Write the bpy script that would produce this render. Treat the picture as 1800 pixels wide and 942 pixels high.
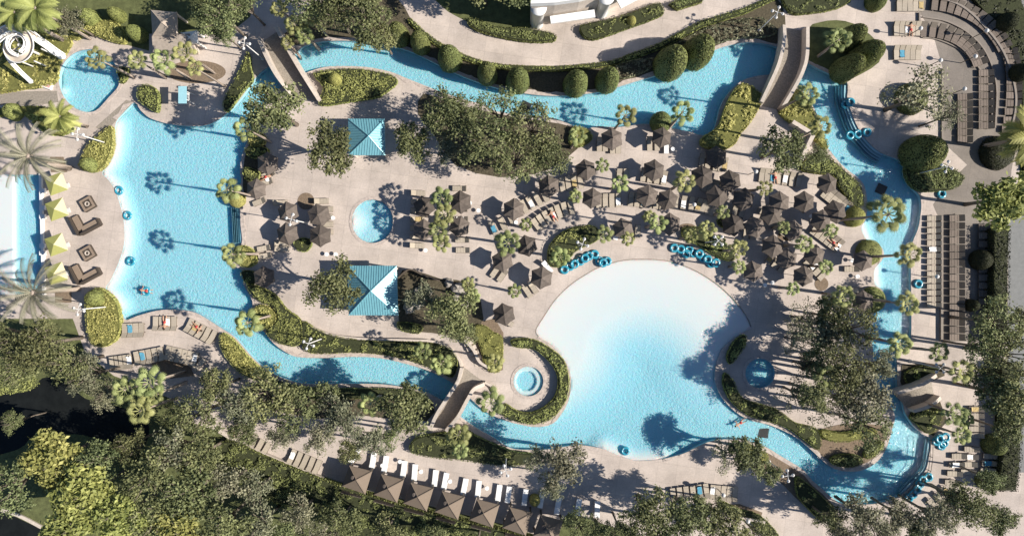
import bpy, bmesh, math, random
import numpy as np
from mathutils import Vector, Matrix, noise
from mathutils.geometry import tessellate_polygon
random.seed(7); rng = np.random.default_rng(7)
R = math.radians; PI = math.pi
for o in list(bpy.data.objects): bpy.data.objects.remove(o)
S = bpy.context.scene; C = S.collection

# ---------------- camera, sky, sun, exposure ----------------
H = 85.714
cam = bpy.data.objects.new('camera', bpy.data.cameras.new('camera')); C.objects.link(cam)
cam.location = (0, 0, H); cam.rotation_euler = (0, 0, 0)
cam.data.sensor_width = 36; cam.data.lens = 24; cam.data.clip_start = 1; cam.data.clip_end = 3000
S.camera = cam
SUN_EL, SUN_AZ = 35.0, -9.0        # azimuth: degrees anticlockwise from +X
w = bpy.data.worlds.new("World"); S.world = w; w.use_nodes = True
nt = w.node_tree; bg = nt.nodes['Background']
sky = nt.nodes.new('ShaderNodeTexSky'); sky.sky_type = 'NISHITA'; sky.sun_disc = False
sky.sun_elevation = R(SUN_EL); sky.sun_rotation = R(90 - SUN_AZ)
sky.ozone_density = 6.0
nt.links.new(sky.outputs[0], bg.inputs[0]); bg.inputs[1].default_value = 0.06
sd = bpy.data.lights.new('sun', 'SUN'); sd.energy = 5.0; sd.angle = R(0.5); sd.color = (1, .925, .83)
sun = bpy.data.objects.new('sun', sd); C.objects.link(sun)
sv = Vector((math.cos(R(SUN_AZ))*math.cos(R(SUN_EL)), math.sin(R(SUN_AZ))*math.cos(R(SUN_EL)), math.sin(R(SUN_EL))))
sun.rotation_euler = sv.to_track_quat('Z', 'Y').to_euler(); sun.location = sv*200
S.view_settings.view_transform = 'Standard'; S.view_settings.look = 'None'
S.view_settings.exposure = 0.68; S.view_settings.gamma = 1
try: S.cycles.transparent_max_bounces = 12
except Exception: pass

def P(px, py, h=0.0, z=None):
    k = (1 - h/H)/14.0
    return Vector(((px-900)*k, (471-py)*k, h if z is None else z))

# ---------------- materials ----------------
def mat(name, col, rough=.8, var=.12, scale=3.0, bump=0.0, bscale=20.0, col2=None, metal=0.0, spec=.3, rand=0.0):
    m = bpy.data.materials.new(name); m.use_nodes = True; n = m.node_tree.nodes; l = m.node_tree.links
    b = n['Principled BSDF']; b.inputs['Roughness'].default_value = rough; b.inputs['Metallic'].default_value = metal
    b.inputs['Specular IOR Level'].default_value = spec
    geo = n.new('ShaderNodeNewGeometry'); nz = n.new('ShaderNodeTexNoise')
    nz.inputs['Scale'].default_value = scale; nz.inputs['Detail'].default_value = 6; nz.inputs['Roughness'].default_value = .65
    l.new(geo.outputs['Position'], nz.inputs['Vector'])
    rp = n.new('ShaderNodeValToRGB'); l.new(nz.outputs['Fac'], rp.inputs['Fac'])
    c2 = col2 or tuple(c*(1-var*1.6) for c in col)
    rp.color_ramp.elements[0].position = .32; rp.color_ramp.elements[1].position = .68
    rp.color_ramp.elements[0].color = (*c2, 1)
    rp.color_ramp.elements[1].color = (*[min(1, c*(1+(0 if col2 else var*.6))) for c in col], 1)
    out = rp.outputs['Color']
    if rand:
        oi = n.new('ShaderNodeObjectInfo'); mr = n.new('ShaderNodeMapRange')
        mr.inputs['To Min'].default_value = 1-rand; mr.inputs['To Max'].default_value = 1+rand
        l.new(oi.outputs['Random'], mr.inputs['Value'])
        hs = n.new('ShaderNodeHueSaturation'); l.new(out, hs.inputs['Color']); l.new(mr.outputs[0], hs.inputs['Value']); out = hs.outputs[0]
    l.new(out, b.inputs['Base Color'])
    if bump:
        n2 = n.new('ShaderNodeTexNoise'); n2.inputs['Scale'].default_value = bscale; n2.inputs['Detail'].default_value = 4
        l.new(geo.outputs['Position'], n2.inputs['Vector'])
        bp = n.new('ShaderNodeBump'); bp.inputs['Strength'].default_value = 1; bp.inputs['Distance'].default_value = bump
        l.new(n2.outputs['Fac'], bp.inputs['Height']); l.new(bp.outputs[0], b.inputs['Normal'])
    return m

def leafmat(name, lo, hi, transl=.25, rand=.18, hue=.02):
    m = bpy.data.materials.new(name); m.use_nodes = True; n = m.node_tree.nodes; l = m.node_tree.links
    b = n['Principled BSDF']; b.inputs['Roughness'].default_value = .6; b.inputs['Specular IOR Level'].default_value = .25
    at = n.new('ShaderNodeAttribute'); at.attribute_name = 'tint'
    rp = n.new('ShaderNodeValToRGB'); l.new(at.outputs['Fac'], rp.inputs['Fac'])
    rp.color_ramp.elements[0].color = (*lo, 1); rp.color_ramp.elements[1].color = (*hi, 1)
    oi = n.new('ShaderNodeObjectInfo'); mr = n.new('ShaderNodeMapRange'); mr.inputs['To Min'].default_value = 1-rand; mr.inputs['To Max'].default_value = 1+rand
    l.new(oi.outputs['Random'], mr.inputs['Value'])
    m2 = n.new('ShaderNodeMath'); m2.operation = 'MULTIPLY'; m2.inputs[1].default_value = 7.31; l.new(oi.outputs['Random'], m2.inputs[0])
    fr = n.new('ShaderNodeMath'); fr.operation = 'FRACT'; l.new(m2.outputs[0], fr.inputs[0])
    mh = n.new('ShaderNodeMapRange'); mh.inputs['To Min'].default_value = .5-hue; mh.inputs['To Max'].default_value = .5+hue; l.new(fr.outputs[0], mh.inputs['Value'])
    hs = n.new('ShaderNodeHueSaturation'); l.new(rp.outputs[0], hs.inputs['Color']); l.new(mr.outputs[0], hs.inputs['Value']); l.new(mh.outputs[0], hs.inputs['Hue'])
    l.new(hs.outputs[0], b.inputs['Base Color'])
    tr = n.new('ShaderNodeBsdfTranslucent'); l.new(hs.outputs[0], tr.inputs['Color'])
    mx = n.new('ShaderNodeMixShader'); mx.inputs[0].default_value = transl
    l.new(b.outputs[0], mx.inputs[1]); l.new(tr.outputs[0], mx.inputs[2]); l.new(mx.outputs[0], n['Material Output'].inputs['Surface'])
    return m

def deckmat(name, col, joint=.74):
    """exposed concrete with faint saw-cut joints and blotches"""
    m = mat(name, col, rough=.85, var=.17, scale=.22, bump=.01, bscale=14)
    n = m.node_tree.nodes; l = m.node_tree.links; b = n['Principled BSDF']
    src = b.inputs['Base Color'].links[0].from_socket
    geo = n.new('ShaderNodeNewGeometry')
    n3 = n.new('ShaderNodeTexNoise'); n3.inputs['Scale'].default_value = 5; n3.inputs['Detail'].default_value = 8; n3.inputs['Roughness'].default_value = .75
    l.new(geo.outputs['Position'], n3.inputs['Vector'])
    r3 = n.new('ShaderNodeMapRange'); r3.inputs['From Min'].default_value = .3; r3.inputs['From Max'].default_value = .7
    r3.inputs['To Min'].default_value = .82; r3.inputs['To Max'].default_value = 1.1; l.new(n3.outputs['Fac'], r3.inputs['Value'])
    br = n.new('ShaderNodeTexBrick'); br.offset = 0; br.inputs['Scale'].default_value = 1
    br.inputs['Color1'].default_value = (1, 1, 1, 1); br.inputs['Color2'].default_value = (.91, .915, .925, 1); br.inputs['Mortar'].default_value = (joint,)*3+(1,)
    br.inputs['Mortar Size'].default_value = .02; br.inputs['Brick Width'].default_value = 2.4; br.inputs['Row Height'].default_value = 2.4
    mp = n.new('ShaderNodeMapping'); mp.inputs['Rotation'].default_value = (0, 0, R(8)); l.new(geo.outputs['Position'], mp.inputs[0]); l.new(mp.outputs[0], br.inputs['Vector'])
    a = n.new('ShaderNodeMix'); a.data_type = 'RGBA'; a.blend_type = 'MULTIPLY'; a.inputs[0].default_value = 1
    l.new(src, a.inputs[6]); l.new(br.outputs[0], a.inputs[7])
    c = n.new('ShaderNodeMix'); c.data_type = 'RGBA'; c.blend_type = 'MULTIPLY'; c.inputs[0].default_value = 1
    l.new(a.outputs[2], c.inputs[6]); l.new(r3.outputs[0], c.inputs[7]); l.new(c.outputs[2], b.inputs['Base Color'])
    return m

M = {}
M['deck'] = deckmat('deck_concrete', (.555, .48, .42))
M['terrace'] = deckmat('half_shade_paving', (.245, .215, .185), .8)  # paving toned down: the soft half-shade on the terrace is in this colour
M['coping'] = mat('coping_stone', (.50, .43, .38), .8, .22, 2.5, .03, 6)
M['wallstone'] = mat('wall_render', (.56, .49, .42), .85, .12, 3, .01, 15)
M['wood'] = mat('weathered_boardwalk', (.30, .265, .22), .85, .25, 6, .01, 30)
M['soil'] = mat('mulch', (.22, .165, .115), .95, .22, 5, .05, 12)
M['darksoil'] = mat('dark_mulch', (.10, .085, .055), .95, .3, 4, .06, 10)
M['lawn'] = mat('lawn_grass', (.125, .14, .055), .95, .25, 1.5, .06, 25)
M['roadm'] = mat('asphalt', (.21, .215, .21), .9, .1, 2, .01, 30)
M['whitep'] = mat('white_plaster', (.80, .80, .78), .6, .03, 3)
M['white'] = mat('white_canvas', (.82, .82, .80), .8, .03, 6)
M['metalw'] = mat('white_paint', (.62, .61, .59), .4, .02, 6)
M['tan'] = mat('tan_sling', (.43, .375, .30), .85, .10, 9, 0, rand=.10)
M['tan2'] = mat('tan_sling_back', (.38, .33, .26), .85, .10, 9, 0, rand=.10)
M['frame'] = mat('bronze_frame', (.10, .08, .06), .5, .1, 6)
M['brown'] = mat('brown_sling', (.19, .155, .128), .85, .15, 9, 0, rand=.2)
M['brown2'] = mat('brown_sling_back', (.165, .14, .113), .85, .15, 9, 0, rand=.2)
M['umb'] = mat('umbrella_canvas', (.128, .106, .090), .9, .18, 2.5, .02, 6, rand=.28)
M['tent'] = mat('cabana_canvas', (.19, .150, .115), .9, .06, 4, .01, 5)
M['terrkerb'] = mat('kerb_concrete', (.27, .235, .20), .9, .1, 3)
M['lime'] = mat('lime_canvas', (.37, .37, .12), .8, .06, 4)
M['limepale'] = mat('pale_canvas', (.62, .56, .36), .8, .06, 4)
M['tile'] = mat('blue_tile_line', (.08, .26, .34), .5, .1, 8)
M['grate'] = mat('dark_grate', (.03, .035, .035), .6, .2, 8)
M['rock'] = mat('pale_boulder', (.34, .31, .27), .9, .3, 3, .1, 5)
M['trunk'] = mat('palm_trunk', (.40, .33, .27), .9, .2, 8, .05, 14)
M['bark'] = mat('oak_bark', (.20, .165, .13), .95, .3, 6, .05, 12)
M['roofbrown'] = mat('brown_shingle', (.38, .325, .27), .9, .15, 3, .02, 14)
M['roofbeige'] = mat('flat_roof', (.42, .37, .32), .9, .08, 2, .01, 12)
M['skin'] = mat('skin', (.50, .30, .20), .6, .05, 8)
M['swim'] = mat('red_swimwear', (.45, .05, .05), .7, .05, 8)
M['hair'] = mat('dark_hair', (.04, .025, .015), .7, .1, 20)
M['sofa'] = mat('dark_wicker', (.075, .060, .048), .8, .2, 20, .02, 30)
M['cushion'] = mat('taupe_cushion', (.26, .20, .15), .85, .08, 5)
M['slide'] = mat('white_fibreglass', (.80, .79, .76), .3, .03, 2, spec=.5)
M['slidein'] = mat('beige_fibreglass', (.62, .54, .44), .35, .06, 2, spec=.5)
M['guard'] = mat('pale_blue_canopy', (.30, .55, .62), .7, .05, 3)
M['ring'] = mat('blue_vinyl', (.04, .29, .40), .25, .1, 3, spec=.6)
M['glass'] = mat('dark_window', (.04, .06, .07), .15, .1, 3, spec=.8)
M['pond'] = mat('pond_water_dark', (.012, .014, .014), .5, .2, .8, .02, 3, spec=.12)

# roof with standing seams
def seammat():
    m = mat('teal_metal_roof', (.20, .46, .52), .35, .06, 2, metal=.15, spec=.6)
    n = m.node_tree.nodes; l = m.node_tree.links
    tc = n.new('ShaderNodeTexCoord'); wv = n.new('ShaderNodeTexWave')
    return m
M['teal'] = seammat()

# pool floor: white plaster under water; thickness of water above it (its depth) filters it to cyan
def floormat():
    m = bpy.data.materials.new('pool_floor'); m.use_nodes = True; n = m.node_tree.nodes; l = m.node_tree.links
    b = n['Principled BSDF']; b.inputs['Roughness'].default_value = .9; b.inputs['Specular IOR Level'].default_value = 0
    geo = n.new('ShaderNodeNewGeometry'); sp = n.new('ShaderNodeSeparateXYZ'); l.new(geo.outputs['Position'], sp.inputs[0])
    mr = n.new('ShaderNodeMapRange'); mr.inputs['From Min'].default_value = -.06; mr.inputs['From Max'].default_value = -.54
    l.new(sp.outputs['Z'], mr.inputs['Value'])
    rp = n.new('ShaderNodeValToRGB'); l.new(mr.outputs[0], rp.inputs['Fac'])
    e = rp.color_ramp.elements; e[0].color = (.63, .65, .64, 1); e[1].color = (.262, .535, .62, 1)
    a = e.new(.35); a.color = (.47, .62, .65, 1); a = e.new(.7); a.color = (.30, .565, .65, 1)
    nz = n.new('ShaderNodeTexNoise'); nz.inputs['Scale'].default_value = 4.2; nz.inputs['Detail'].default_value = 4; nz.inputs['Distortion'].default_value = .6
    l.new(geo.outputs['Position'], nz.inputs['Vector'])
    bp = n.new('ShaderNodeBump'); bp.inputs['Distance'].default_value = .15; bp.inputs['Strength'].default_value = 1
    l.new(mr.outputs[0], bp.inputs['Strength']); l.new(nz.outputs['Fac'], bp.inputs['Height']); l.new(bp.outputs[0], b.inputs['Normal'])
    l.new(rp.outputs[0], b.inputs['Base Color'])
    b.inputs['Subsurface Weight'].default_value = .5
    b.inputs['Subsurface Radius'].default_value = (.03, .9, 1.4); b.inputs['Subsurface Scale'].default_value = 1.3
    return m
M['floor'] = floormat()
M['step'] = mat('submerged_plaster', (.33, .54, .60), .9, .06, 4)
def watermat():
    m = bpy.data.materials.new('pool_water'); m.use_nodes = True; n = m.node_tree.nodes; l = m.node_tree.links
    n.remove(n['Principled BSDF'])
    geo = n.new('ShaderNodeNewGeometry')
    t = n.new('ShaderNodeBsdfTransparent'); t.inputs[0].default_value = (.98, .99, .995, 1)
    g = n.new('ShaderNodeBsdfGlossy'); g.inputs['Roughness'].default_value = .08
    nz = n.new('ShaderNodeTexNoise'); nz.inputs['Scale'].default_value = 5; nz.inputs['Detail'].default_value = 4; nz.inputs['Roughness'].default_value = .6
    l.new(geo.outputs['Position'], nz.inputs['Vector'])
    bp = n.new('ShaderNodeBump'); bp.inputs['Distance'].default_value = .05; bp.inputs['Strength'].default_value = 1
    l.new(nz.outputs['Fac'], bp.inputs['Height']); l.new(bp.outputs[0], g.inputs['Normal'])
    lw = n.new('ShaderNodeLayerWeight'); l.new(bp.outputs[0], lw.inputs[1])
    pw = n.new('ShaderNodeMath'); pw.operation = 'POWER'; pw.inputs[1].default_value = 5; l.new(lw.outputs['Facing'], pw.inputs[0])
    fr = n.new('ShaderNodeMath'); fr.operation = 'MULTIPLY_ADD'; fr.inputs[1].default_value = .98; fr.inputs[2].default_value = .02; l.new(pw.outputs[0], fr.inputs[0])
    mx = n.new('ShaderNodeMixShader'); l.new(fr.outputs[0], mx.inputs[0]); l.new(t.outputs[0], mx.inputs[1]); l.new(g.outputs[0], mx.inputs[2])
    l.new(mx.outputs[0], n['Material Output'].inputs['Surface'])
    return m
M['water'] = watermat()

OAK = leafmat('oak_leaves', (.065, .080, .032), (.285, .305, .135), .22, .22)
OAKP = leafmat('grey_oak_leaves', (.085, .092, .052), (.34, .335, .21), .22, .22)
BRI = leafmat('bright_leaves', (.16, .185, .05), (.48, .49, .165), .28, .12)
PALM = leafmat('palm_fronds', (.12, .14, .045), (.40, .42, .17), .25, .2, .025)
DATE = leafmat('date_fronds', (.075, .08, .05), (.27, .25, .18), .1, .1, .01)
DOME = leafmat('clipped_leaves', (.13, .155, .05), (.29, .32, .12), .2, .12, .01)
HEDGE = leafmat('hedge_leaves', (.19, .215, .065), (.42, .45, .155), .25, .1, .01)
YEL = leafmat('golden_leaves', (.33, .33, .11), (.60, .57, .20), .25, .08, .01)
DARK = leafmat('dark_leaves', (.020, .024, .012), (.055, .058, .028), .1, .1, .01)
M['hedgecore'] = mat('hedge_core', (.045, .052, .022), .95, .3, 4, .05, 9)
M['yelcore'] = mat('golden_core', (.17, .17, .05), .95, .3, 4, .05, 9)

# ---------------- object helpers ----------------
def tag(o, label=None, cat=None, group=None, kind=None):
    if label: o['label'] = label
    if cat: o['category'] = cat
    if group: o['group'] = group
    if kind: o['kind'] = kind
    return o
def link(name, me, parent=None, loc=None):
    o = bpy.data.objects.new(name, me); C.objects.link(o)
    if parent: o.parent = parent
    if loc is not None: o.location = loc
    return o
def mesh(name, v, f, m, smooth=False):
    me = bpy.data.meshes.new(name); me.from_pydata([tuple(x) for x in v], [], f); me.update()
    if m is not None:
        for mm in (m if isinstance(m, (list, tuple)) else [m]): me.materials.append(mm)
    if smooth: me.polygons.foreach_set('use_smooth', [True]*len(me.polygons))
    return me
def empty(name, loc, rz=0, label=None, cat=None, group=None):
    o = bpy.data.objects.new(name, None); C.objects.link(o); o.location = loc; o.rotation_euler = (0, 0, rz); o.empty_display_size = .2
    return tag(o, label, cat, group)
class MB:
    def __init__(s): s.v = []; s.f = []
    def add(s, v, f):
        k = len(s.v); s.v += [tuple(x) for x in v]; s.f += [tuple(i+k for i in q) for q in f]; return s
    def box(s, c, d, rz=0, rx=0, ry=0):
        m = Matrix.Rotation(rz, 3, 'Z') @ Matrix.Rotation(ry, 3, 'Y') @ Matrix.Rotation(rx, 3, 'X')
        vs = [Vector(c)+m @ Vector((sx*d[0]/2, sy*d[1]/2, sz*d[2]/2)) for sx in (-1, 1) for sy in (-1, 1) for sz in (-1, 1)]
        return s.add(vs, [(0, 1, 3, 2), (4, 6, 7, 5), (0, 4, 5, 1), (2, 3, 7, 6), (0, 2, 6, 4), (1, 5, 7, 3)])
    def tube(s, pts, rad, n=8, cap=True):
        pts = [Vector(p) for p in pts]; rad = rad if isinstance(rad, (list, tuple)) else [rad]*len(pts)
        vs = []; fs = []
        for i, p in enumerate(pts):
            d = (pts[min(i+1, len(pts)-1)]-pts[max(i-1, 0)]).normalized(); q = d.to_track_quat('Z', 'Y')
            for k in range(n):
                a = 2*PI*k/n; vs.append(p+q @ Vector((math.cos(a)*rad[i], math.sin(a)*rad[i], 0)))
        for i in range(len(pts)-1):
            for k in range(n): fs.append((i*n+k, i*n+(k+1) % n, (i+1)*n+(k+1) % n, (i+1)*n+k))
        if cap: fs.append(tuple(range(n))[::-1]); fs.append(tuple((len(pts)-1)*n+k for k in range(n)))
        return s.add(vs, fs)
    def lathe(s, prof, n=20, c=(0, 0, 0)):
        vs = []; fs = []
        for r, z in prof:
            for k in range(n): a = 2*PI*k/n; vs.append((c[0]+r*math.cos(a), c[1]+r*math.sin(a), c[2]+z))
        for i in range(len(prof)-1):
            for k in range(n): fs.append((i*n+k, i*n+(k+1) % n, (i+1)*n+(k+1) % n, (i+1)*n+k))
        return s.add(vs, fs)
    def torus(s, c, R_, r_, n=24, m=10, sq=1.0):
        vs = []; fs = []
        for i in range(n):
            a = 2*PI*i/n
            for j in range(m):
                b = 2*PI*j/m; rr = R_+r_*math.cos(b); vs.append((c[0]+rr*math.cos(a), c[1]+rr*math.sin(a), c[2]+r_*sq*math.sin(b)))
        for i in range(n):
            for j in range(m): fs.append((i*m+j, ((i+1) % n)*m+j, ((i+1) % n)*m+(j+1) % m, i*m+(j+1) % m))
        return s.add(vs, fs)
    def ball(s, c, r, n=12, m=8, sz=1.0):
        return s.lathe([(max(.001, r*math.sin(PI*j/m)), -r*sz*math.cos(PI*j/m)) for j in range(m+1)], n, c)
    def build(s, name, m, parent=None, smooth=False, loc=None):
        return link(name, mesh(name, s.v, s.f, m, smooth), parent, loc)
    def me(s, name, m, smooth=False): return mesh(name, s.v, s.f, m, smooth)

def W(pts, h=0): return [P(x, y, h).to_2d() for x, y in pts]
def smooth_closed(pts, sub=4):
    n = len(pts); out = []
    for i in range(n):
        p0, p1, p2, p3 = (Vector(pts[(i+k) % n]) for k in (-1, 0, 1, 2))
        for j in range(sub):
            t = j/sub
            out.append(.5*((2*p1)+(-p0+p2)*t+(2*p0-5*p1+4*p2-p3)*t*t+(-p0+3*p1-3*p2+p3)*t**3))
    return out
def smooth_open(pts, sub=6):
    pts = [Vector(p) for p in pts]; q = [pts[0]*2-pts[1]]+pts+[pts[-1]*2-pts[-2]]; out = []
    for i in range(1, len(q)-2):
        p0, p1, p2, p3 = q[i-1:i+3]
        for j in range(sub):
            t = j/sub
            out.append(.5*((2*p1)+(-p0+p2)*t+(2*p0-5*p1+4*p2-p3)*t*t+(-p0+3*p1-3*p2+p3)*t**3))
    return out+[pts[-1]]
def circle(px, py, rx, ry=None, n=40, rot=0):
    ry = ry or rx
    return [(px+rx*math.cos(2*PI*k/n)*math.cos(rot)-ry*math.sin(2*PI*k/n)*math.sin(rot), py+rx*math.cos(2*PI*k/n)*math.sin(rot)+ry*math.sin(2*PI*k/n)*math.cos(rot)) for k in range(n)]
def area(p): return .5*sum(p[i][0]*p[(i+1) % len(p)][1]-p[(i+1) % len(p)][0]*p[i][1] for i in range(len(p)))
def ccw(p): return list(p) if area(p) > 0 else list(p)[::-1]
def sheet(name, outer, holes, z, m, kind='structure', label=None):
    loops = [[Vector((p[0], p[1], 0)) for p in outer]]+[[Vector((p[0], p[1], 0)) for p in h] for h in holes]
    tris = tessellate_polygon(loops); v = [(p.x, p.y, z) for L in loops for p in L]; f = []
    for t in tris:
        a, b, c = (Vector(v[i]) for i in t)
        f.append(tuple(t) if (b-a).cross(c-a).z > 0 else (t[0], t[2], t[1]))
    return tag(link(name, mesh(name, v, f, m)), label, kind=kind)
def inside(poly, X, Y):
    px = np.array([p[0] for p in poly]); py = np.array([p[1] for p in poly]); qx = np.roll(px, -1); qy = np.roll(py, -1)
    r = np.zeros(X.shape, bool)
    for a, b, c, d in zip(px, py, qx, qy):
        if b == d: continue
        k = ((b > Y) != (d > Y)) & (X < (c-a)*(Y-b)/(d-b)+a); r ^= k
    return r
def distline(line, X, Y, closed=False):
    D = np.full(X.shape, 1e9); n = len(line)
    for i in range(n if closed else n-1):
        a = line[i]; b = line[(i+1) % n]; dx, dy = b[0]-a[0], b[1]-a[1]; L = dx*dx+dy*dy+1e-12
        t = np.clip(((X-a[0])*dx+(Y-a[1])*dy)/L, 0, 1); D = np.minimum(D, (X-a[0]-t*dx)**2+(Y-a[1]-t*dy)**2)
    return np.sqrt(D)

ORD = 'first second third fourth fifth sixth seventh eighth ninth tenth eleventh twelfth thirteenth fourteenth fifteenth sixteenth seventeenth eighteenth nineteenth twentieth'.split()
def ordw(i, n, end):
    if n == 1: return ''
    return f'{ORD[i]} from the {end}'

# ---------------- pool outlines (traced plan) ----------------
OUTp = [(235,181),(248,195),(262,207),(280,214),(302,219),(330,222),(360,221),(382,212),(398,200),(421,176),(447,140),(463,124),(490,108),(518,96),(533,82),(561,74),(600,72),(640,74),(678,80),(717,89),(750,104),(796,127),(835,143),(873,155),(911,163),(949,168),(987,169),(1026,166),(1064,160),(1097,150),(1130,140),(1165,130),(1205,113),(1256,89),(1279,81),(1309,75),(1335,76),(1360,81),(1390,95),(1414,108),(1437,120),(1465,133),(1487,143),(1490,158),(1489,173),(1494,191),(1504,217),(1515,236),(1535,259),(1555,272),(1580,281),(1589,290),(1590,305),(1597,322),(1608,335),(1617,345),(1619,366),(1614,400),(1604,425),(1601,445),(1601,502),(1601,594),(1588,610),(1577,625),(1577,650),(1578,680),(1586,705),(1592,727),(1606,748),(1622,763),(1636,772),(1633,800),(1627,825),(1610,845),(1586,868),(1560,880),(1536,885),(1505,886),(1479,884),(1461,873),(1442,856),(1427,843),(1412,826),(1393,813),(1371,800),(1350,787),(1329,779),(1307,773),(1286,772),(1265,772),(1243,777),(1221,787),(1200,797),(1165,806),(1137,809),(1116,809),(1099,804),(1079,797),(1062,789),(1045,785),(1022,782),(996,784),(955,790),(929,790),(908,789),(891,784),(863,766),(835,750),(807,730),(790,715),(773,701),(750,690),(720,682),(673,675),(615,674),(577,674),(536,674),(503,666),(475,653),(449,633),(430,612),(411,591),(385,574),(360,558),(339,548),(306,544),(275,546),(242,555),(222,562),(215,552),(209,537),(199,521),(186,507),(196,490),(211,455),(218,430),(219,405),(216,378),(211,360),(203,335),(191,317),(180,304),(192,285),(200,262),(203,240),(203,220),(212,203)]
INp = [(436,246),(430,261),(425,276),(422,302),(424,322),(410,345),(421,362),(423,395),(425,428),(408,440),(404,455),(414,468),(427,478),(429,502),(444,530),(440,553),(450,570),(462,581),(482,604),(503,619),(523,627),(564,629),(615,627),(666,629),(717,640),(757,653),(796,673),(815,690),(827,700),(852,722),(883,737),(911,745),(942,750),(970,745),(987,727),(1000,702),(1004,671),(999,646),(987,625),(968,605),(946,592),(941,580),(954,558),(975,527),(1000,502),(1026,484),(1051,470),(1077,461),(1104,456),(1131,455),(1155,456),(1182,460),(1220,474),(1258,497),(1289,525),(1309,550),(1321,574),(1310,583),(1291,594),(1271,611),(1261,632),(1257,651),(1257,671),(1266,694),(1281,713),(1302,730),(1325,740),(1350,746),(1378,757),(1406,773),(1432,796),(1448,811),(1464,822),(1487,828),(1515,826),(1538,814),(1553,796),(1563,773),(1568,753),(1573,735),(1568,718),(1555,700),(1543,680),(1537,660),(1534,638),(1534,611),(1527,590),(1526,568),(1538,550),(1553,541),(1558,525),(1550,509),(1538,500),(1536,487),(1537,474),(1544,465),(1553,452),(1551,437),(1538,427),(1523,421),(1514,402),(1521,388),(1524,365),(1523,343),(1518,325),(1507,312),(1484,294),(1466,274),(1451,253),(1442,220),(1431,191),(1415,166),(1400,150),(1378,138),(1353,132),(1322,136),(1299,146),(1279,166),(1266,188),(1258,219),(1250,232),(1233,238),(1212,232),(1182,226),(1160,222),(1131,218),(1105,222),(1078,224),(1051,222),(1033,226),(1010,222),(980,210),(949,204),(911,201),(873,196),(847,184),(809,173),(771,160),(740,148),(717,139),(684,126),(640,118),(589,117),(560,121),(530,132),(505,146),(480,165),(463,190),(450,215)]
OUT = smooth_closed(W(OUTp)); INN = smooth_closed(W(INp))
RP = smooth_closed(W([(157,87),(178,90),(196,104),(207,124),(209,150),(190,173),(170,194),(150,197),(128,188),(112,170),(104,148),(105,126),(116,106),(134,92)]))
WADE = W(circle(655,389,36,38)); SPA = W(circle(929,670,26)); SPA2 = W(circle(1336,656,26))
LAP = W([(-60,307),(68,307),(72,410),(74,518),(-60,518)])
BEACH_L = smooth_open(W([(203,220),(203,240),(200,262),(192,285),(180,304),(191,317),(203,335),(211,360),(216,378),(219,405),(218,430),(211,455),(196,490),(186,507),(199,521),(209,537)]))
BEACH_W = smooth_open(W([(946,592),(941,580),(954,558),(975,527),(1000,502),(1026,484),(1051,470),(1077,461),(1104,456),(1131,455),(1155,456),(1182,460),(1220,474),(1258,497),(1289,525),(1309,550),(1321,574)]))
BEACH_S = smooth_open(W([(1062,789),(1099,804),(1116,809),(1137,809),(1165,806)]))
BEACH_E = [W([(1513,396),(1517,408),(1522,420)]), W([(1538,470),(1537,487),(1540,500)]), W([(1527,590),(1526,568),(1533,556)])]
def depth_ring(X, Y):
    d = np.full(X.shape, 1.25)
    d = np.minimum(d, .06+distline(BEACH_L, X, Y)*.62)
    dw = distline(BEACH_W, X, Y)
    d = np.minimum(d, .05+np.where(dw < 6, dw*.03, .18+(dw-6)*.125))
    d = np.minimum(d, .06+distline(BEACH_S, X, Y)*.55)
    for b in BEACH_E: d = np.minimum(d, .06+distline(b, X, Y)*.9)
    return d
# ---------------- ground sheets ----------------
big = [(-400, -350), (400, -350), (400, 350), (-400, 350)]
holes_out = [OUT, RP, LAP]
sheet('ground', big, holes_out, 0.0, M['lawn'])
deckp = W([(-55,160),(60,158),(96,150),(100,128),(110,105),(125,80),(128,66),(145,62),(170,64),(200,76),(225,80),(262,90),(262,60),(330,60),(400,62),(440,30),(455,-30),(690,-30),(1660,-30),(1700,10),(1740,60),(1760,110),(1792,180),(1792,300),(1775,400),(1775,800),(1840,800),(1840,990),(1440,990),(1180,960),(1000,900),(960,945),(880,920),(600,850),(560,840),(440,790),(385,757),(330,740),(300,700),(200,660),(150,620),(128,560),(-55,560)])
hd = [OUT, RP]
sheet('deck', deckp, [OUT, RP, W([(-54,307),(68,307),(72,410),(74,518),(-54,518)])], .004, M['deck'])
sheet('island_deck', INN, [WADE, SPA, SPA2], .004, M['deck'])

def ribbon(line, w0, w1, z, closed=True, jit=0, skip=None, wallz=None):
    """strip from offset w0 to w1 (left of direction positive)"""
    n = len(line); v = []; f = []
    for i in range(n):
        a = line[(i-1) % n] if closed or i > 0 else line[i]; b = line[(i+1) % n] if closed or i < n-1 else line[i]
        t = (Vector(b[:2])-Vector(a[:2])).normalized(); nn = Vector((-t.y, t.x)); p = Vector(line[i][:2])
        j = jit*noise.noise((p.x*.9, p.y*.9, 3.3)) if jit else 0
        q0 = p+nn*w0; q1 = p+nn*(w1*(1+j))
        v += [(q0.x, q0.y, z), (q1.x, q1.y, z), (q0.x, q0.y, z-.12 if wallz is None else wallz), (q1.x, q1.y, -.02)]
    for i in range(n if closed else n-1):
        if skip and skip(line[i]): continue
        a = i*4; b = ((i+1) % n)*4
        f += [(a, b, b+1, a+1), (a+2, b+2, b, a), (a+1, b+1, b+3, a+3)]
    return v, f
def near_beach(p):
    X = np.array([p[0]]); Y = np.array([p[1]])
    return bool(min(distline(BEACH_L, X, Y)[0], distline(BEACH_W, X, Y)[0]-.0, distline(BEACH_S, X, Y)[0], *[distline(b, X, Y)[0] for b in BEACH_E]) < .35)
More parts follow.
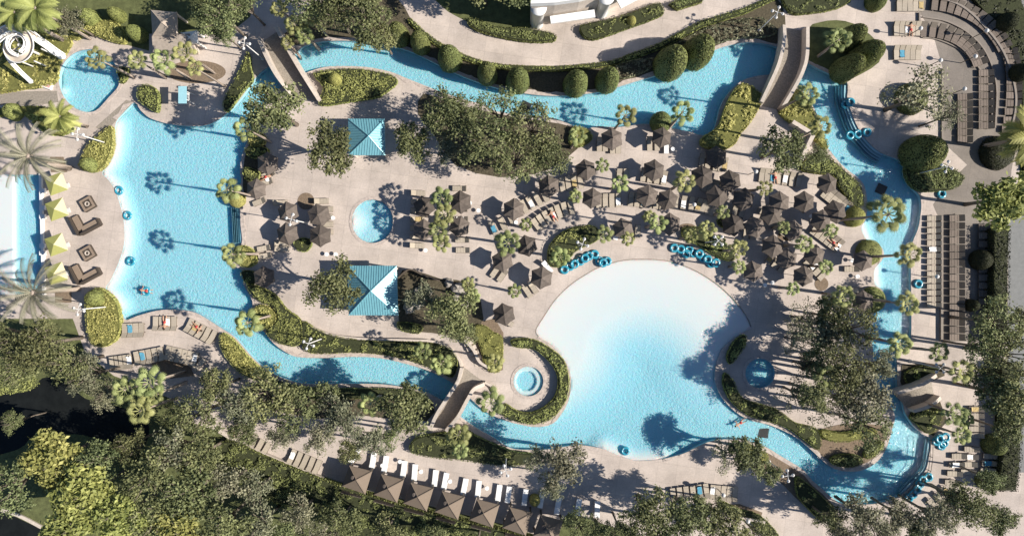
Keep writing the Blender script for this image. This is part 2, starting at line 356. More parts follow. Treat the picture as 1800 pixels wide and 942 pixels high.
def coping(name, loop, sgn, wdt, jit, skip=None, z=.045):
    mb = MB(); v, f = ribbon(loop, 0, sgn*wdt, z, True, jit, skip); mb.add(v, f)
    return tag(mb.build(name, M['coping']), kind='structure')
so = -1 if area(OUT) > 0 else 1
si = 1 if area(INN) > 0 else -1
coping('pool_coping', OUT, so, .40, 1.3, near_beach)
coping('island_coping', INN, si, .40, 1.3, near_beach)
for nm, L in (('round_pool_coping', RP), ('wading_pool_coping', WADE), ('spa_coping', SPA), ('shaded_spa_coping', SPA2)):
    coping(nm, L, -1 if area(L) > 0 else 1, .38, .1)
mb = MB(); v, f = ribbon(BEACH_W, .02, -.10, .012, False); mb.add(v, f); tag(mb.build('beach_drain_line', M['wood']), kind='structure')

def basin(name, outer, hole, depthf, step=.35, walls=True):
    xs = [p[0] for p in outer]; ys = [p[1] for p in outer]
    gx = np.arange(max(min(xs), -75)-step, max(xs)+2*step, step); gy = np.arange(min(ys)-step, max(ys)+2*step, step)
    X, Y = np.meshgrid(gx, gy); I = inside(outer, X, Y)
    if hole: I &= ~inside(hole, X, Y)
    D = .05+(depthf(X, Y)-.05)*.44; v = np.stack([X.ravel(), Y.ravel(), -D.ravel()], 1)
    ny, nx = X.shape; Id = I.copy(); Id[1:] |= I[:-1]; Id[:-1] |= I[1:]; J = Id.copy(); J[:, 1:] |= Id[:, :-1]; J[:, :-1] |= Id[:, 1:]
    use = -np.ones(nx*ny, int); f = []
    for j in range(ny-1):
        for i in range(nx-1):
            if I[j, i] or I[j+1, i] or I[j, i+1] or I[j+1, i+1]: f.append((j*nx+i, j*nx+i+1, (j+1)*nx+i+1, (j+1)*nx+i))
    ids = sorted({i for q in f for i in q}); mp = {a: b for b, a in enumerate(ids)}
    fs = [tuple(mp[i] for i in q) for q in f]; top = v[ids]; n0 = len(top); bot = top.copy(); bot[:, 2] -= 3.0   # a solid slab
    from collections import Counter
    ec = Counter(tuple(sorted((q[k], q[(k+1) % 4]))) for q in fs for k in range(4)); sides = []
    for q in fs:
        for k in range(4):
            a, b = q[k], q[(k+1) % 4]
            if ec[tuple(sorted((a, b)))] == 1: sides.append((b, a, a+n0, b+n0))
    me = mesh(name, np.concatenate([top, bot]), fs+[tuple(i+n0 for i in q[::-1]) for q in fs]+sides, M['floor'], True)
    tag(link(name+'_floor', me), kind='structure')
    mb = MB()
    for L in ([outer]+([hole] if hole else [])):
        n = len(L); vs = []
        for p in L: vs += [(p[0], p[1], -.004), (p[0], p[1], -1.4)]
        mb.add(vs, [(2*i, 2*i+1, (2*((i+1) % n))+1, 2*((i+1) % n)) for i in range(n)])
    tag(mb.build(name+'_wall', M['step']), kind='structure')
    sheet(name+'_water', outer, [hole] if hole else [], -.045, M['water'])
basin('lazy_river_pool', OUT, INN, depth_ring)
def cdist(L):
    c = Vector((sum(p[0] for p in L)/len(L), sum(p[1] for p in L)/len(L))); return c
c = P(108, 160)
basin('round_pool', RP, None, lambda X, Y: np.clip(.25+.9*np.hypot(X-c.x, Y-c.y), .1, 1.25))
cw = P(618, 389)
basin('wading_pool', WADE, None, lambda X, Y: np.clip(.06+.35*np.hypot(X-cw.x, Y-cw.y), .06, .8), .2)
cs = P(925, 670)
basin('spa', SPA, None, lambda X, Y: np.where(np.hypot(X-cs.x, Y-cs.y) < 1.25, 1.0, .45), .12)
basin('shaded_spa', SPA2, None, lambda X, Y: np.full(X.shape, 1.1), .3)
lx = P(28, 0).x
basin('lap_pool', LAP, None, lambda X, Y: np.where(X < lx, .12, .85), .3)

# pool stairs: submerged steps following a bank
def steps(name, line, n, sgn, tread=.38, label=None):
    line = smooth_open(W(line))
    for k in range(n):
        mb = MB(); z = -.10-.10*k
        v, f = ribbon(line, sgn*tread*k, sgn*tread*(k+1), z, False); mb.add(v, f)
        tag(mb.build(name, M['step']), kind='structure')
        mb = MB(); v, f = ribbon(line, sgn*(tread*(k+1)-.05), sgn*(tread*(k+1)), z+.004, False); mb.add(v, f)
        tag(mb.build(name+'_nosing', M['tile']), kind='structure')
steps('pool_stairs', [(422,364),(423.5,395),(425,427)], 5, -1, .22)
steps('river_stairs', [(1489,150),(1489,173),(1494,191),(1504,217),(1515,236),(1535,259),(1553,271)], 4, -1, .34)
steps('beach_stairs', [(1586,868),(1608,846),(1627,825),(1633,800),(1636,774)], 2, 1, .3)
def floor_grate(px, py, sz, rot, z, lab):
    t = empty('drain_grate', P(px, py, z=z), rot, lab, 'grate')
    MB().box((0, 0, 0), (sz, sz, .03)).build('plate', M['grate'], t)
    m = MB()
    for k in range(7): m.box(((k-3)*sz/7.5, 0, .02), (.03, sz*.9, .02))
    m.build('bar', M['sofa'], t)
floor_grate(924, 186, 1.25, R(-25), -.54, 'black square drain grate in the northern river channel')
floor_grate(1345, 762, 1.25, R(-8), -.53, 'dark square drain grate in the southern river bend')
floor_grate(1553, 332, 1.25, R(-25), -.53, 'dark square drain grate in the eastern river near the stairs')

# terrace on the east, its half-shade put into the grey paving colour
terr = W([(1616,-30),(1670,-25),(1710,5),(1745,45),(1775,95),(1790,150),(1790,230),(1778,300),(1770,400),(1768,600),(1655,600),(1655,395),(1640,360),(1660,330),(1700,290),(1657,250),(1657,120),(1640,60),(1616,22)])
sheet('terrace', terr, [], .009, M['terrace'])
sheet('road', W([(1772,380),(1900,380),(1900,830),(1788,830),(1790,660),(1772,650)]), [], .008, M['roadm'])
sheet('corner_road', W([(1775,-30),(1860,-30),(1860,60),(1800,30)]), [], .008, M['roadm'])
sheet('pond', smooth_closed(W([(-60,700),(30,690),(60,682),(75,664),(110,668),(150,700),(200,712),(250,730),(262,760),(240,790),(150,765),(110,763),(60,765),(30,790),(-60,800)]), 3), [], .01, M['pond'])
sheet('lower_pond', W([(-60,880),(0,895),(70,928),(110,990),(-60,990)]), [], .01, M['pond'])
sheet('boardwalk', W([(-55,163),(100,160),(103,180),(60,186),(-55,186)]), [], .009, M['wood'])
sheet('diagonal_boardwalk', W([(222,176),(235,180),(184,234),(168,224)]), [], .012, M['wood'])
SOIL = {
 'topiary_bed': (M['darksoil'], [(640,-20),(700,0),(720,30),(745,55),(775,76),(820,98),(860,110),(900,115),(950,117),(1000,116),(1060,110),(1100,102),(1160,80),(1233,41),(1309,18),(1362,-6),(1380,30),(1378,60),(1366,78),(1335,70),(1309,68),(1279,74),(1256,82),(1205,106),(1165,123),(1130,133),(1097,143),(1064,153),(1026,160),(987,163),(949,162),(911,157),(873,149),(835,137),(796,121),(750,98),(717,83),(678,73),(640,68),(600,66),(561,68),(533,75),(520,80),(500,60),(560,10),(600,-20)]),
 'lawn_by_building': (M['lawn'], [(755,-30),(775,10),(800,28),(825,40),(860,55),(930,55),(932,-30)]),
 'northeast_garden': (M['lawn'], [(1420,52),(1440,40),(1470,36),(1500,42),(1530,62),(1548,85),(1545,110),(1515,130),(1492,138),(1465,127),(1437,114),(1418,104)]),
 'north_hedge_bed': (M['lawn'], [(1375,-30),(1500,-30),(1495,5),(1470,18),(1430,25),(1385,25)]),
 'mulch_oval': (M['soil'], circle(345,127,52,20)),
 'mulch_circle': (M['soil'], circle(538,354,15)),
 'mulch_patch': (M['soil'], circle(1208,400,15,7)),
 'mulch_disc': (M['soil'], circle(1444,499,12)),
 'mulch_spot': (M['soil'], circle(1380,415,13,8)),
 'mulch_west': (M['soil'], [(88,276),(112,276),(119,303),(90,303)]),
 'mulch_southwest': (M['soil'], [(97,506),(126,506),(126,532),(97,532)]),
 'mulch_shore': (M['soil'], [(265,640),(290,632),(315,634),(335,645),(342,660),(300,665)]),
 'mulch_island': (M['soil'], [(1437,757),(1480,745),(1530,745),(1560,752),(1556,775),(1538,803),(1510,818),(1487,821),(1466,815),(1442,798),(1425,780)]),
 'mulch_south': (M['soil'], [(1260,888),(1300,885),(1340,900),(1335,915),(1290,903)]),
 'mulch_river': (M['soil'], [(1290,781),(1329,786),(1371,808),(1412,834),(1427,852),(1461,883),(1461,915),(1420,895),(1375,850),(1340,820)]),
 'mulch_stairs': (M['soil'], [(822,570),(870,560),(885,585),(884,650),(860,655),(843,620)]),
 'shore_bed': (M['darksoil'], [(434,262),(452,240),(470,262),(462,290),(458,330),(430,345),(428,300)]),
 'south_shore_bed': (M['darksoil'], [(462,668),(503,672),(536,681),(615,681),(673,682),(720,690),(760,704),(750,740),(640,730),(560,735),(480,720),(420,700)]),
 'east_shade_bed': (M['darksoil'], [(1585,640),(1660,640),(1660,660),(1590,690),(1582,670)]),
 'lower_east_bed': (M['darksoil'], [(1598,725),(1650,700),(1665,740),(1640,766),(1612,748)]),
 'rock_garden': (M['darksoil'], [(700,488),(722,474),(775,490),(830,500),(850,560),(820,590),(760,585),(703,570)]),
 'island_grove_bed': (M['darksoil'], [(745,165),(800,183),(850,195),(915,208),(985,218),(1030,235),(1015,262),(960,300),(880,312),(800,290),(765,240),(735,200)]),
}
for i, (k, (m, pts)) in enumerate(SOIL.items()): sheet(k, smooth_closed(W(pts), 2) if len(pts) > 6 else W(pts), [], .013+.0025*i, m)

# ---------------- foliage ----------------
def leaves(name, Cn, Nn, size, m, jitter=.6, aspect=1.5, tint=None):
    n = len(Cn); N = Nn+rng.normal(0, jitter, (n, 3)); N /= np.linalg.norm(N, axis=1)[:, None]+1e-9
    U = np.cross(N, rng.normal(0, 1, (n, 3))); U /= np.linalg.norm(U, axis=1)[:, None]+1e-9; V = np.cross(N, U)
    s = (size*rng.uniform(.6, 1.3, n))[:, None]
    v = np.empty((n, 4, 3)); v[:, 0] = Cn-U*s*aspect; v[:, 1] = Cn-V*s*.7; v[:, 2] = Cn+U*s*aspect; v[:, 3] = Cn+V*s*.7
    me = bpy.data.meshes.new(name); me.vertices.add(n*4); me.vertices.foreach_set('co', v.ravel())
    me.loops.add(n*4); me.loops.foreach_set('vertex_index', np.arange(n*4)); me.polygons.add(n)
    me.polygons.foreach_set('loop_start', np.arange(0, n*4, 4)); me.polygons.foreach_set('loop_total', np.full(n, 4)); me.update()
    a = me.attributes.new('tint', 'FLOAT', 'FACE'); t = rng.uniform(0, 1, n) if tint is None else np.clip(tint+rng.normal(0, .18, n), 0, 1)
    a.data.foreach_set('value', t); me.materials.append(m); return me

def oak_meshes(seed, m, nb=64, per=150, flat=.46, leaf=.036, spread=1.08):
    r = np.random.default_rng(seed); cs = []; rs = []
    for i in range(nb*4):
        if len(cs) >= nb: break
        a = r.uniform(0, 2*PI); q = math.sqrt(r.uniform(0, 1))*.80*spread
        if q > .45 and noise.noise((math.cos(a)*1.3+seed, math.sin(a)*1.3, .2)) < -.12: continue
        z = flat*math.sqrt(max(0, 1-q*q))*r.uniform(.55, 1.0); cs.append((q*math.cos(a), q*math.sin(a), z)); rs.append(r.uniform(.11, .24)*(1.15-.5*q))
    Cn = []; Nn = []; T = []
    for c_, r_ in zip(cs, rs):
        k = int(per*(r_/.22)**2); d = r.normal(0, 1, (k, 3)); d /= np.linalg.norm(d, axis=1)[:, None]; d[:, 2] = np.abs(d[:, 2])*1.0-.25*(r.uniform(0, 1, k) < .35)
        rad = r_*(1+r.normal(0, .45, k))[:, None]; Cn.append(np.array(c_)+d*rad*np.array([1, 1, .8])); Nn.append(d*.7+np.array([0, 0, .5])); T.append(np.full(k, r.uniform(.15, .85)))
    Cn = np.concatenate(Cn); Nn = np.concatenate(Nn); T = np.concatenate(T)
    crown = leaves('crown', Cn, Nn, leaf, m, .55, 1.25, T)
    mb = MB(); base = Vector((0, 0, -.95))
    mb.tube([base, (0.01, 0, -.6), (0, .02, -.25), (.01, 0, .05)], [.075, .055, .05, .03], 8)
    for c_ in cs[:14]:
        e = Vector(c_)*.9; s0 = Vector((0, 0, random.uniform(-.45, -.15))); mb.tube([s0, s0.lerp(e, .5)+Vector((0, 0, .05)), e], [.032, .02, .006], 5)
    return crown, mb.me('trunk', M['bark'], True)
OAKS = [oak_meshes(1, OAK, 60, 110), oak_meshes(2, OAK, 76, 85, .5, .032), oak_meshes(3, OAK, 46, 130, .42, .038), oak_meshes(4, OAK, 66, 75, .46, .040), oak_meshes(5, OAK, 56, 100, .5, .034), oak_meshes(6, OAK, 44, 110, .4, .036, 1.2)]
GREY = [oak_meshes(s, OAKP, 54, 78, .42, .036) for s in (11, 12, 13)]
AIRY = [oak_meshes(s, OAKP, 60, 50, .45, .034, 1.2) for s in (21, 22)]
BRIGHT = [oak_meshes(s, BRI, 60, 120, .4, .06) for s in (31, 32)]
KINDS = {'oak': (OAKS, 'oak_tree'), 'grey': (GREY, 'oak_tree'), 'airy': (AIRY, 'airy_tree'), 'bright': (BRIGHT, 'broadleaf_tree')}
def plant_tree(kind, px, py, r, h, label, group):
    ms, nm = KINDS[kind]; cr, tk = random.choice(ms)
    rad = r/14*(1-h/H)*1.12
    t = empty(nm, P(px, py, h*.85, z=0), 0, label, 'tree', group)
    a = random.uniform(0, 2*PI)
    zc = h-rad*.42
    o = link('crown', cr, t, (0, 0, max(zc, h*.55))); o.scale = (rad, rad*random.uniform(.88, 1.05), rad); o.rotation_euler = (0, 0, a)
    b = link('trunk', tk, t, (0, 0, max(zc, h*.55))); b.scale = (rad, rad, max(zc, h*.55)/.93); b.rotation_euler = (0, 0, a)
    return t
def grove(items, desc, group, cat='leafy tree'):
    items = sorted(items, key=lambda q: q[1]); n = len(items)
    ad = {'oak': 'green oak', 'grey': 'olive grey oak', 'airy': 'sparse airy tree', 'bright': 'bright yellow green tree'}
    for i, (k, px, py, r, h) in enumerate(items):
        lab = f"{ad[k]}, {ordw(i, n, 'left')} {desc}" if n > 1 else f"{ad[k]} {desc}"
        plant_tree(k, px, py, r, h, lab, group)
grove([('oak',485,195,56,9)], 'with a broad crown beside the northwest bridge', 'oaks on the island')
grove([('oak',585,260,50,7.5)], 'close left of the smaller teal pavilion', 'oaks on the island')
grove([('oak',724,252,40,5)], 'close right of the smaller teal pavilion', 'oaks on the island')
grove([('oak',790,200,48,7.5),('oak',845,250,54,8.5),('oak',880,205,45,7.5),('oak',935,225,48,8),('oak',905,285,42,7.5),('oak',965,275,40,7),('grey',790,262,30,6)], 'in the dense grove above the umbrella rows', 'oaks of the central grove')
grove([('oak',583,502,50,7.5)], 'with a round crown left of the larger teal pavilion', 'oaks on the island')
grove([('oak',795,545,50,7.5),('grey',745,520,32,6),('oak',815,585,26,5.5)], 'in the rock garden right of the larger pavilion', 'trees of the rock garden')
grove([('oak',1372,262,44,7)], 'at the foot of the northeast bridge', 'oaks on the island')
grove([('airy',1612,170,58,8),('airy',1665,205,26,6.5)], 'over the deck left of the curved terrace', 'airy trees by the terrace')
grove([('oak',640,38,52,9),('oak',590,22,40,8),('oak',672,66,30,7),('oak',545,-5,40,8),('oak',620,-10,50,9),('oak',850,-32,50,8),('oak',905,-30,44,8)], 'in the groves along the top edge', 'trees above the river bend')  # last two oaks added above the top edge to shade the building lawn
grove([('oak',392,30,46,8),('oak',368,2,40,6),('oak',430,10,34,7.5),('grey',120,38,30,6),('oak',395,62,24,6)], 'along the top edge left of the bridge', 'trees along the northwest edge')
grove([('grey',1448,595,48,5.2),('oak',1500,580,44,7),('airy',1415,560,34,4.5),('airy',1400,690,36,4.5),('airy',1440,715,36,7),('oak',1480,655,54,8),('grey',1528,690,48,8.5),('grey',1415,642,26,4),('oak',1525,750,42,8),('grey',1545,645,30,7),('oak',1455,555,36,4.8),('oak',1430,690,32,8),('grey',1480,700,40,7.5),('airy',1402,598,30,4.5),('oak',1442,640,36,6.5)], 'in the grove shading the round spa', 'trees of the spa grove')
grove([('oak',1745,565,48,9),('oak',1775,625,46,9),('oak',1722,610,36,8),('oak',1785,700,46,9),('oak',1745,690,38,8),('oak',1715,665,28,7),('oak',1765,755,30,7),('oak',1795,560,30,8)], 'in the dark grove on the right edge', 'trees along the right edge')
grove([('oak',1700,885,48,8),('grey',1640,905,40,8),('oak',1752,905,34,7),('grey',1580,905,38,7),('grey',1515,905,42,7.5),('oak',1460,915,30,6.5),('oak',1735,840,26,6),('grey',1665,868,28,6),('grey',1548,930,34,7),('oak',1615,935,34,7),('grey',1480,935,32,7)], 'across the bottom right corner', 'trees of the southeast corner')
grove([('oak',1312,800,40,6),('airy',1278,800,32,5),('oak',1350,830,24,5)], 'beside the river below the big pool', 'trees beside the southern river')
grove([('oak',1140,905,52,8),('oak',1210,905,46,8),('oak',1275,925,40,7.5),('oak',1090,932,30,7),('oak',1245,895,30,6.5),('oak',1175,945,44,8),('oak',1330,938,30,6),('oak',1020,930,34,6),('oak',1055,940,30,6)], 'along the bottom edge below the big pool', 'trees below the big pool')  # last two oaks added to darken ground that lies in black shadow
grove([('grey',985,812,48,7),('grey',968,850,28,5.5),('grey',945,800,26,6)], 'overhanging the south tip of the big pool', 'trees at the pool tip')
grove([('oak',712,722,50,8),('grey',600,725,44,7.5),('grey',560,765,36,7),('oak',520,720,42,7.5),('oak',470,690,48,8),('grey',425,705,42,7.5),('oak',385,680,36,7),('oak',432,750,34,7),('oak',352,725,44,8),('grey',655,770,34,6.5),('oak',620,790,28,6),('oak',575,700,30,6.5),('grey',500,765,30,6),('oak',690,765,28,6)], 'in the grove below the narrow southern river', 'trees of the southern grove')
grove([('oak',70,605,54,9),('oak',115,640,44,8.5),('oak',35,640,40,8),('grey',155,660,38,8),('oak',15,590,36,8),('grey',190,690,32,7),('oak',30,740,22,6),('oak',312,728,28,6)], 'along the lower left edge above the pond', 'trees above the pond')
grove([('bright',95,805,50,8),('bright',150,865,54,9),('bright',215,905,50,9),('bright',125,925,46,9),('oak',262,830,54,9),('oak',335,865,54,9),('grey',310,790,48,8),('oak',350,800,44,8),('grey',400,850,44,8),('oak',395,915,50,9),('grey',455,925,46,8),('bright',320,935,50,9),('oak',230,780,34,7),('oak',20,850,46,8),('oak',265,910,44,9),('oak',180,810,40,8),('grey',450,860,36,7)], 'in the forest of the bottom left corner', 'trees of the corner forest')
grove([('grey',530,900,38,6.5),('oak',600,912,36,6.5),('oak',680,935,38,7),('grey',560,945,34,7),('oak',500,950,36,7),('oak',760,950,30,6),('oak',840,955,30,6)], 'below the long hedge behind the cabanas', 'trees behind the long hedge')
grove([('bright',1765,350,54,8)], 'rising beside the grey terrace', 'trees along the right edge')
grove([('oak',1435,275,22,4)], 'small, between enclosure wall and right river', 'oaks on the island')

# ---- palms
def palm_meshes(seed, m, kind='fan'):
    r = np.random.default_rng(seed); v = []; f = []; tint = []
    def quad(a, b, c, d, t): k = len(v); v.extend([a, b, c, d]); f.append((k, k+1, k+2, k+3)); tint.append(t)
    if kind == 'fan':
        nf = 18
        for i in range(nf):
            a = 2*PI*i/nf*2.618+r.uniform(-.1, .1); up = 1-(i/nf); el = R(65)*up-R(18); Lp = r.uniform(.58, .82)*(1-.30*up)
            d = Vector((math.cos(a)*math.cos(el), math.sin(a)*math.cos(el), math.sin(el))); e = d*Lp; side = Vector((-math.sin(a), math.cos(a), 0))
            quad(-side*.018, side*.018, e+side*.012, e-side*.012, .9)
            nn = d.cross(side).normalized(); tb = r.uniform(.2, .9); nb = 15; Lb = r.uniform(.30, .40)
            for k in range(nb):
                an = R(-125+250*k/(nb-1)); dd = d*math.cos(an)+side*math.sin(an); dd.z -= .25
                L = Lb*(1-.25*abs(an)/2.2); tip = e+dd*L+Vector((0, 0, -.08)); mid = e+dd*L*.55; w_ = dd.cross(nn).normalized()*.035
                quad(e, mid-w_, tip, mid+w_, min(1, max(0, tb+r.uniform(-.2, .2))))
    else:
        nf = 30 if kind == 'date' else 20
        for i in range(nf):
            a = 2*PI*i/nf*2.618+r.uniform(-.15, .15); up = 1-i/nf; el = R(68)*up-R(5); L = r.uniform(.82, 1.1)*(1 if kind == 'date' else .95)
            pts = []; p = Vector((0, 0, 0)); e2 = el
            for k in range(10):
                pts.append(p.copy()); p = p+Vector((math.cos(a)*math.cos(e2), math.sin(a)*math.cos(e2), math.sin(e2)))*L/9; e2 -= R(9)
            side = Vector((-math.sin(a), math.cos(a), 0)); tb = r.uniform(.2, 1)
            for k in range(9): quad(pts[k]-side*.011, pts[k]+side*.011, pts[k+1]+side*.008, pts[k+1]-side*.008, 1.)
            for k in range(1, 9):
                for q in (0, .33, .66):
                    b = pts[k].lerp(pts[min(9, k+1)], q); dr = (pts[min(9, k+1)]-pts[k-1]).normalized()
                    ll = .20*(1-.55*abs(k+q-4)/5.5)*(.62 if kind == 'date' else 1.35)
                    for s in (-1, 1):
                        t_ = b+(side*s*.8+dr*.75).normalized()*ll+Vector((0, 0, -.05)); w_ = dr*(.011 if kind == 'date' else .021)
                        quad(b-w_, b+w_, t_+w_*.3, t_-w_*.3, min(1, max(0, tb+r.uniform(-.25, .1))))
    me = mesh('crown', v, f, m); at = me.attributes.new('tint', 'FLOAT', 'FACE'); at.data.foreach_set('value', tint); return me
FAN = [palm_meshes(s, PALM) for s in (1, 2, 3)]
FEA = [palm_meshes(s, BRI, 'fea') for s in (4, 5)]
DAT = [palm_meshes(s, DATE, 'date') for s in (6, 7)]
mb = MB(); mb.tube([(0, 0, 0), (.02, 0, .04), (0, .0, .5), (0, 0, 1)], [1.5, 1.15, .9, .85], 10); PTR = mb.me('trunk', M['trunk'], True)
mb = MB(); mb.lathe([(.01, .12), (.1, .09), (.14, 0), (.1, -.12), (.05, -.2)], 10); HEART = mb.me('crown_shaft', M['trunk'], True)
def plant_palm(kind, px, py, r, h, label, group):
    ms = {'fan': FAN, 'fea': FEA, 'date': DAT}[kind]; rad = r/14*(1-h/H)*(1.0 if kind != 'fan' else 1.02)
    lean = random.uniform(-.3, .3), random.uniform(-.3, .3)
    top = P(px, py, h); base = Vector((top.x+lean[0], top.y+lean[1], 0))
    t = empty('palm_tree', base, 0, label, 'palm tree', group)
    o = link('crown', random.choice(ms), t, (-lean[0], -lean[1], h-.1)); o.scale = (rad,)*3; o.rotation_euler = (0, 0, random.uniform(0, 6.28))
    b = link('trunk', PTR, t); d = Vector((-lean[0], -lean[1], h-.1)); tr = .15 if kind == 'fan' else (.28 if kind == 'date' else .18)
    b.scale = (tr, tr, d.length); b.rotation_euler = d.to_track_quat('Z', 'Y').to_euler()
    s = link('crown_shaft', HEART, t, (-lean[0], -lean[1], h-.15)); s.scale = (rad*.7,)*3
def palms(kind, items, desc, group):
    items = sorted(items); n = len(items); ad = {'fan': 'green fan palm', 'fea': 'yellow green feather palm', 'date': 'silvery date palm'}[kind]
    for i, (px, py, r, h) in enumerate(items):
        plant_palm(kind, px, py, r, h, f"{ad}, {ordw(i, n, 'left')} {desc}" if n > 1 else f"{ad} {desc}", group)
def palmv(items, desc, group):
    items = sorted(items, key=lambda q: q[1]); n = len(items)
    for i, (px, py, r, h) in enumerate(items): plant_palm('fan', px, py, r, h, f"tall fan palm, {ordw(i, n, 'top')} {desc}", group)
palmv([(430,225,24,8),(398,333,24,8.5),(408,447,24,8.5),(434,567,27,8.5)], 'down the right edge of the leisure pool', 'palms by the leisure pool')
palms('fan', [(1015,238,18,7),(1100,203,23,7.5),(1200,197,24,8)], 'along the lower bank of the top river', 'palms by the top river')
palms('fan', [(1475,70,26,6)], 'in the garden right of the northeast bridge', 'palms by the top river')
palms('fan', [(1422,165,22,9),(1445,222,22,9.5)], 'leaning over the right river below the bridge', 'palms by the right river')
palms('fan', [(1562,377,38,11)], 'with the widest crown over the right river', 'palms by the right river')
palmv([(1600,447,25,9.5),(1597,535,24,9.5),(1583,605,25,9.5)], 'down the far bank of the right river', 'palms by the right river')
palms('fan', [(1653,618,20,6),(1692,652,26,7)], 'beside the lamp above the southeast bridge', 'palms at the southeast')
palms('fan', [(1680,727,24,7),(1692,765,20,6),(1700,735,16,5)], 'between the float stack and empty loungers', 'palms at the southeast')
palms('fan', [(1455,662,26,7.5)], 'with bright fronds inside the spa grove', 'palms at the southeast')
palms('fan', [(1090,322,18,6),(1205,318,22,7.5),(1157,392,19,7)], 'among the central umbrella rows', 'palms among the umbrellas')
palms('fan', [(1215,415,16,4.5),(1244,402,18,5),(1266,425,14,4.5),(1300,437,19,6)], 'in the bed above the blue floats', 'palms among the umbrellas')
palms('fan', [(1415,430,18,6.5)], 'among the packed umbrellas above the lower loungers', 'palms among the umbrellas')
palms('fan', [(1395,507,14,5),(1485,522,22,6.5)], 'between the big pool and the islet hedges', 'palms among the umbrellas')
palmv([(776,348,22,5),(780,378,22,5.5),(770,405,20,5),(775,428,18,4.5)], 'in the column right of the wading pool', 'palms by the wading pool')
palms('fan', [(893,427,26,6)], 'beside the curved lounger rows at left', 'palms among the umbrellas')
palms('fan', [(905,512,14,4)], 'low, right of the lone pair of loungers', 'palms among the umbrellas')
palms('fan', [(985,452,20,4.5),(1062,412,18,5)], 'in the planted crescent above the big pool', 'palms among the umbrellas')
palms('fan', [(822,500,14,5),(832,522,15,5)], 'at the edge of the rock garden', 'palms of the rock garden')
palms('fan', [(742,618,18,5),(775,640,22,5)], 'in the bed left of the curved stairs', 'palms by the spa')
palms('fan', [(869,638,18,5.5)], 'between the curved stairs and the spa deck', 'palms by the spa')
palms('fan', [(863,708,28,6)], 'at the foot of the hedge ring bridge', 'palms by the spa')
palms('fan', [(805,765,24,6),(808,792,16,6.5)], 'over the walk above the white loungers', 'palms by the cabanas')
palms('fan', [(650,710,24,6.5)], 'with pale fronds below the southern river', 'palms by the cabanas')
palms('fan', [(490,15,18,6),(516,42,20,6),(535,60,18,5.5),(548,30,20,6),(505,75,14,5)], 'in the cluster above the northwest bridge', 'palms above the bridge')
palms('fan', [(240,105,20,7),(285,105,24,7.5),(322,92,22,8),(340,118,16,8)], 'in the row beside the mulch oval', 'palms by the mulch oval')
palms('fan', [(168,102,22,8)], 'leaning over the small round pool', 'palms by the mulch oval')
palms('fea', [(105,205,34,5.5)], 'below the small round pool', 'palms by the slide')
palms('fea', [(25,22,40,9),(62,15,48,9.5)], 'in the top left corner above the slide', 'palms by the slide')
palms('fan', [(218,685,28,8.5),(262,672,32,9),(245,722,28,8.5),(270,695,20,8)], 'in the bright clump left of the southern grove', 'palms left of the grove')
palms('date', [(50,275,70,8)], 'spreading over the upper end of the lap pool', 'date palms')
palms('date', [(58,515,74,8)], 'spreading over the lower end of the lap pool', 'date palms')
palms('fea', [(1812,240,60,8)], 'reaching in from the right edge', 'date palms')
palms('fan', [(1272,372,14,4.5),(1346,330,15,5),(1378,400,14,4.5),(1462,405,15,5),(1300,470,14,4.5),(1452,470,15,5)], 'scattered through the packed umbrella group', 'palms among the umbrellas')
palms('fan', [(1012,345,14,4.5),(925,395,13,4),(1142,380,13,4),(1060,290,14,5)], 'between the curved lounger arcs', 'palms among the umbrellas')
palms('fan', [(1105,420,14,4)], 'between the crescent bed and umbrella row', 'palms among the umbrellas')

# ---- clipped domes
def dome_mesh(seed, m, hh=1.35, n=5200):
    r = np.random.default_rng(seed); u = r.uniform(0, 1, n); a = r.uniform(0, 2*PI, n)
    z = u; rr = np.sqrt(np.clip(1-z**2.4, 0, 1)); ok = rr > 0
    wob = np.array([1+.05*noise.noise((math.cos(t)*1.6+seed, math.sin(t)*1.6, zz*2)) for t, zz in zip(a, z)])
    Cn = np.stack([rr*np.cos(a)*wob, rr*np.sin(a)*wob, z*hh], 1); N = np.stack([np.cos(a)*rr, np.sin(a)*rr, z**1.4], 1)
    k = r.uniform(0, 1, n) < .5+.5*rr
    t = .5+.35*np.array([noise.noise((x*3, y*3, zz*3)) for x, y, zz in Cn[k]])
    lv = leaves('foliage', Cn[k]*1.0, N[k], .036, m, .35, 1.2, t)
    core = MB(); core.lathe([(max(.01, .95*math.sqrt(max(0, 1-q**2.4))), q*hh*.97) for q in np.linspace(0, 1, 12)], 24)
    return lv, core.me('core', M['hedgecore'] if m not in (YEL,) else M['yelcore'], True)
DOMES = {k: [dome_mesh(s, m) for s in (1, 2)] for k, m in (('g', DOME), ('h', HEDGE), ('y', YEL), ('d', DARK))}
def dome(kind, px, py, r, h, label, group, sx=1, rot=0):
    h = h*1.2 if h > 3 else h; rad = r/14*(1-h*.5/H); t = empty('topiary_shrub', P(px, py, h*.45, z=0), 0, label, 'shrub', group)
    lv, co = random.choice(DOMES[kind])
    for nm, me in (('foliage', lv), ('core', co)):
        o = link(nm, me, t); o.scale = (rad*sx, rad, h/1.35); o.rotation_euler = (0, 0, rot or random.uniform(-.3, .3))
def domes(kind, items, desc, group, noun='clipped green dome shrub'):
    items = sorted(items); n = len(items)
    for i, q in enumerate(items): dome(kind, *q[:4], f"{noun}, {ordw(i, n, 'left')} {desc}" if n > 1 else f"{noun} {desc}", group)
domes('g', [(699,58,18,3.8),(737,73,17,3.8),(789,100,21,4),(856,127,18,3.8),(910,139,21,4),(1013,144,22,4),(1069,138,21,4),(1182,107,28,5),(1230,88,27,5)], 'in the topiary row along the top river', 'topiary along the top river')
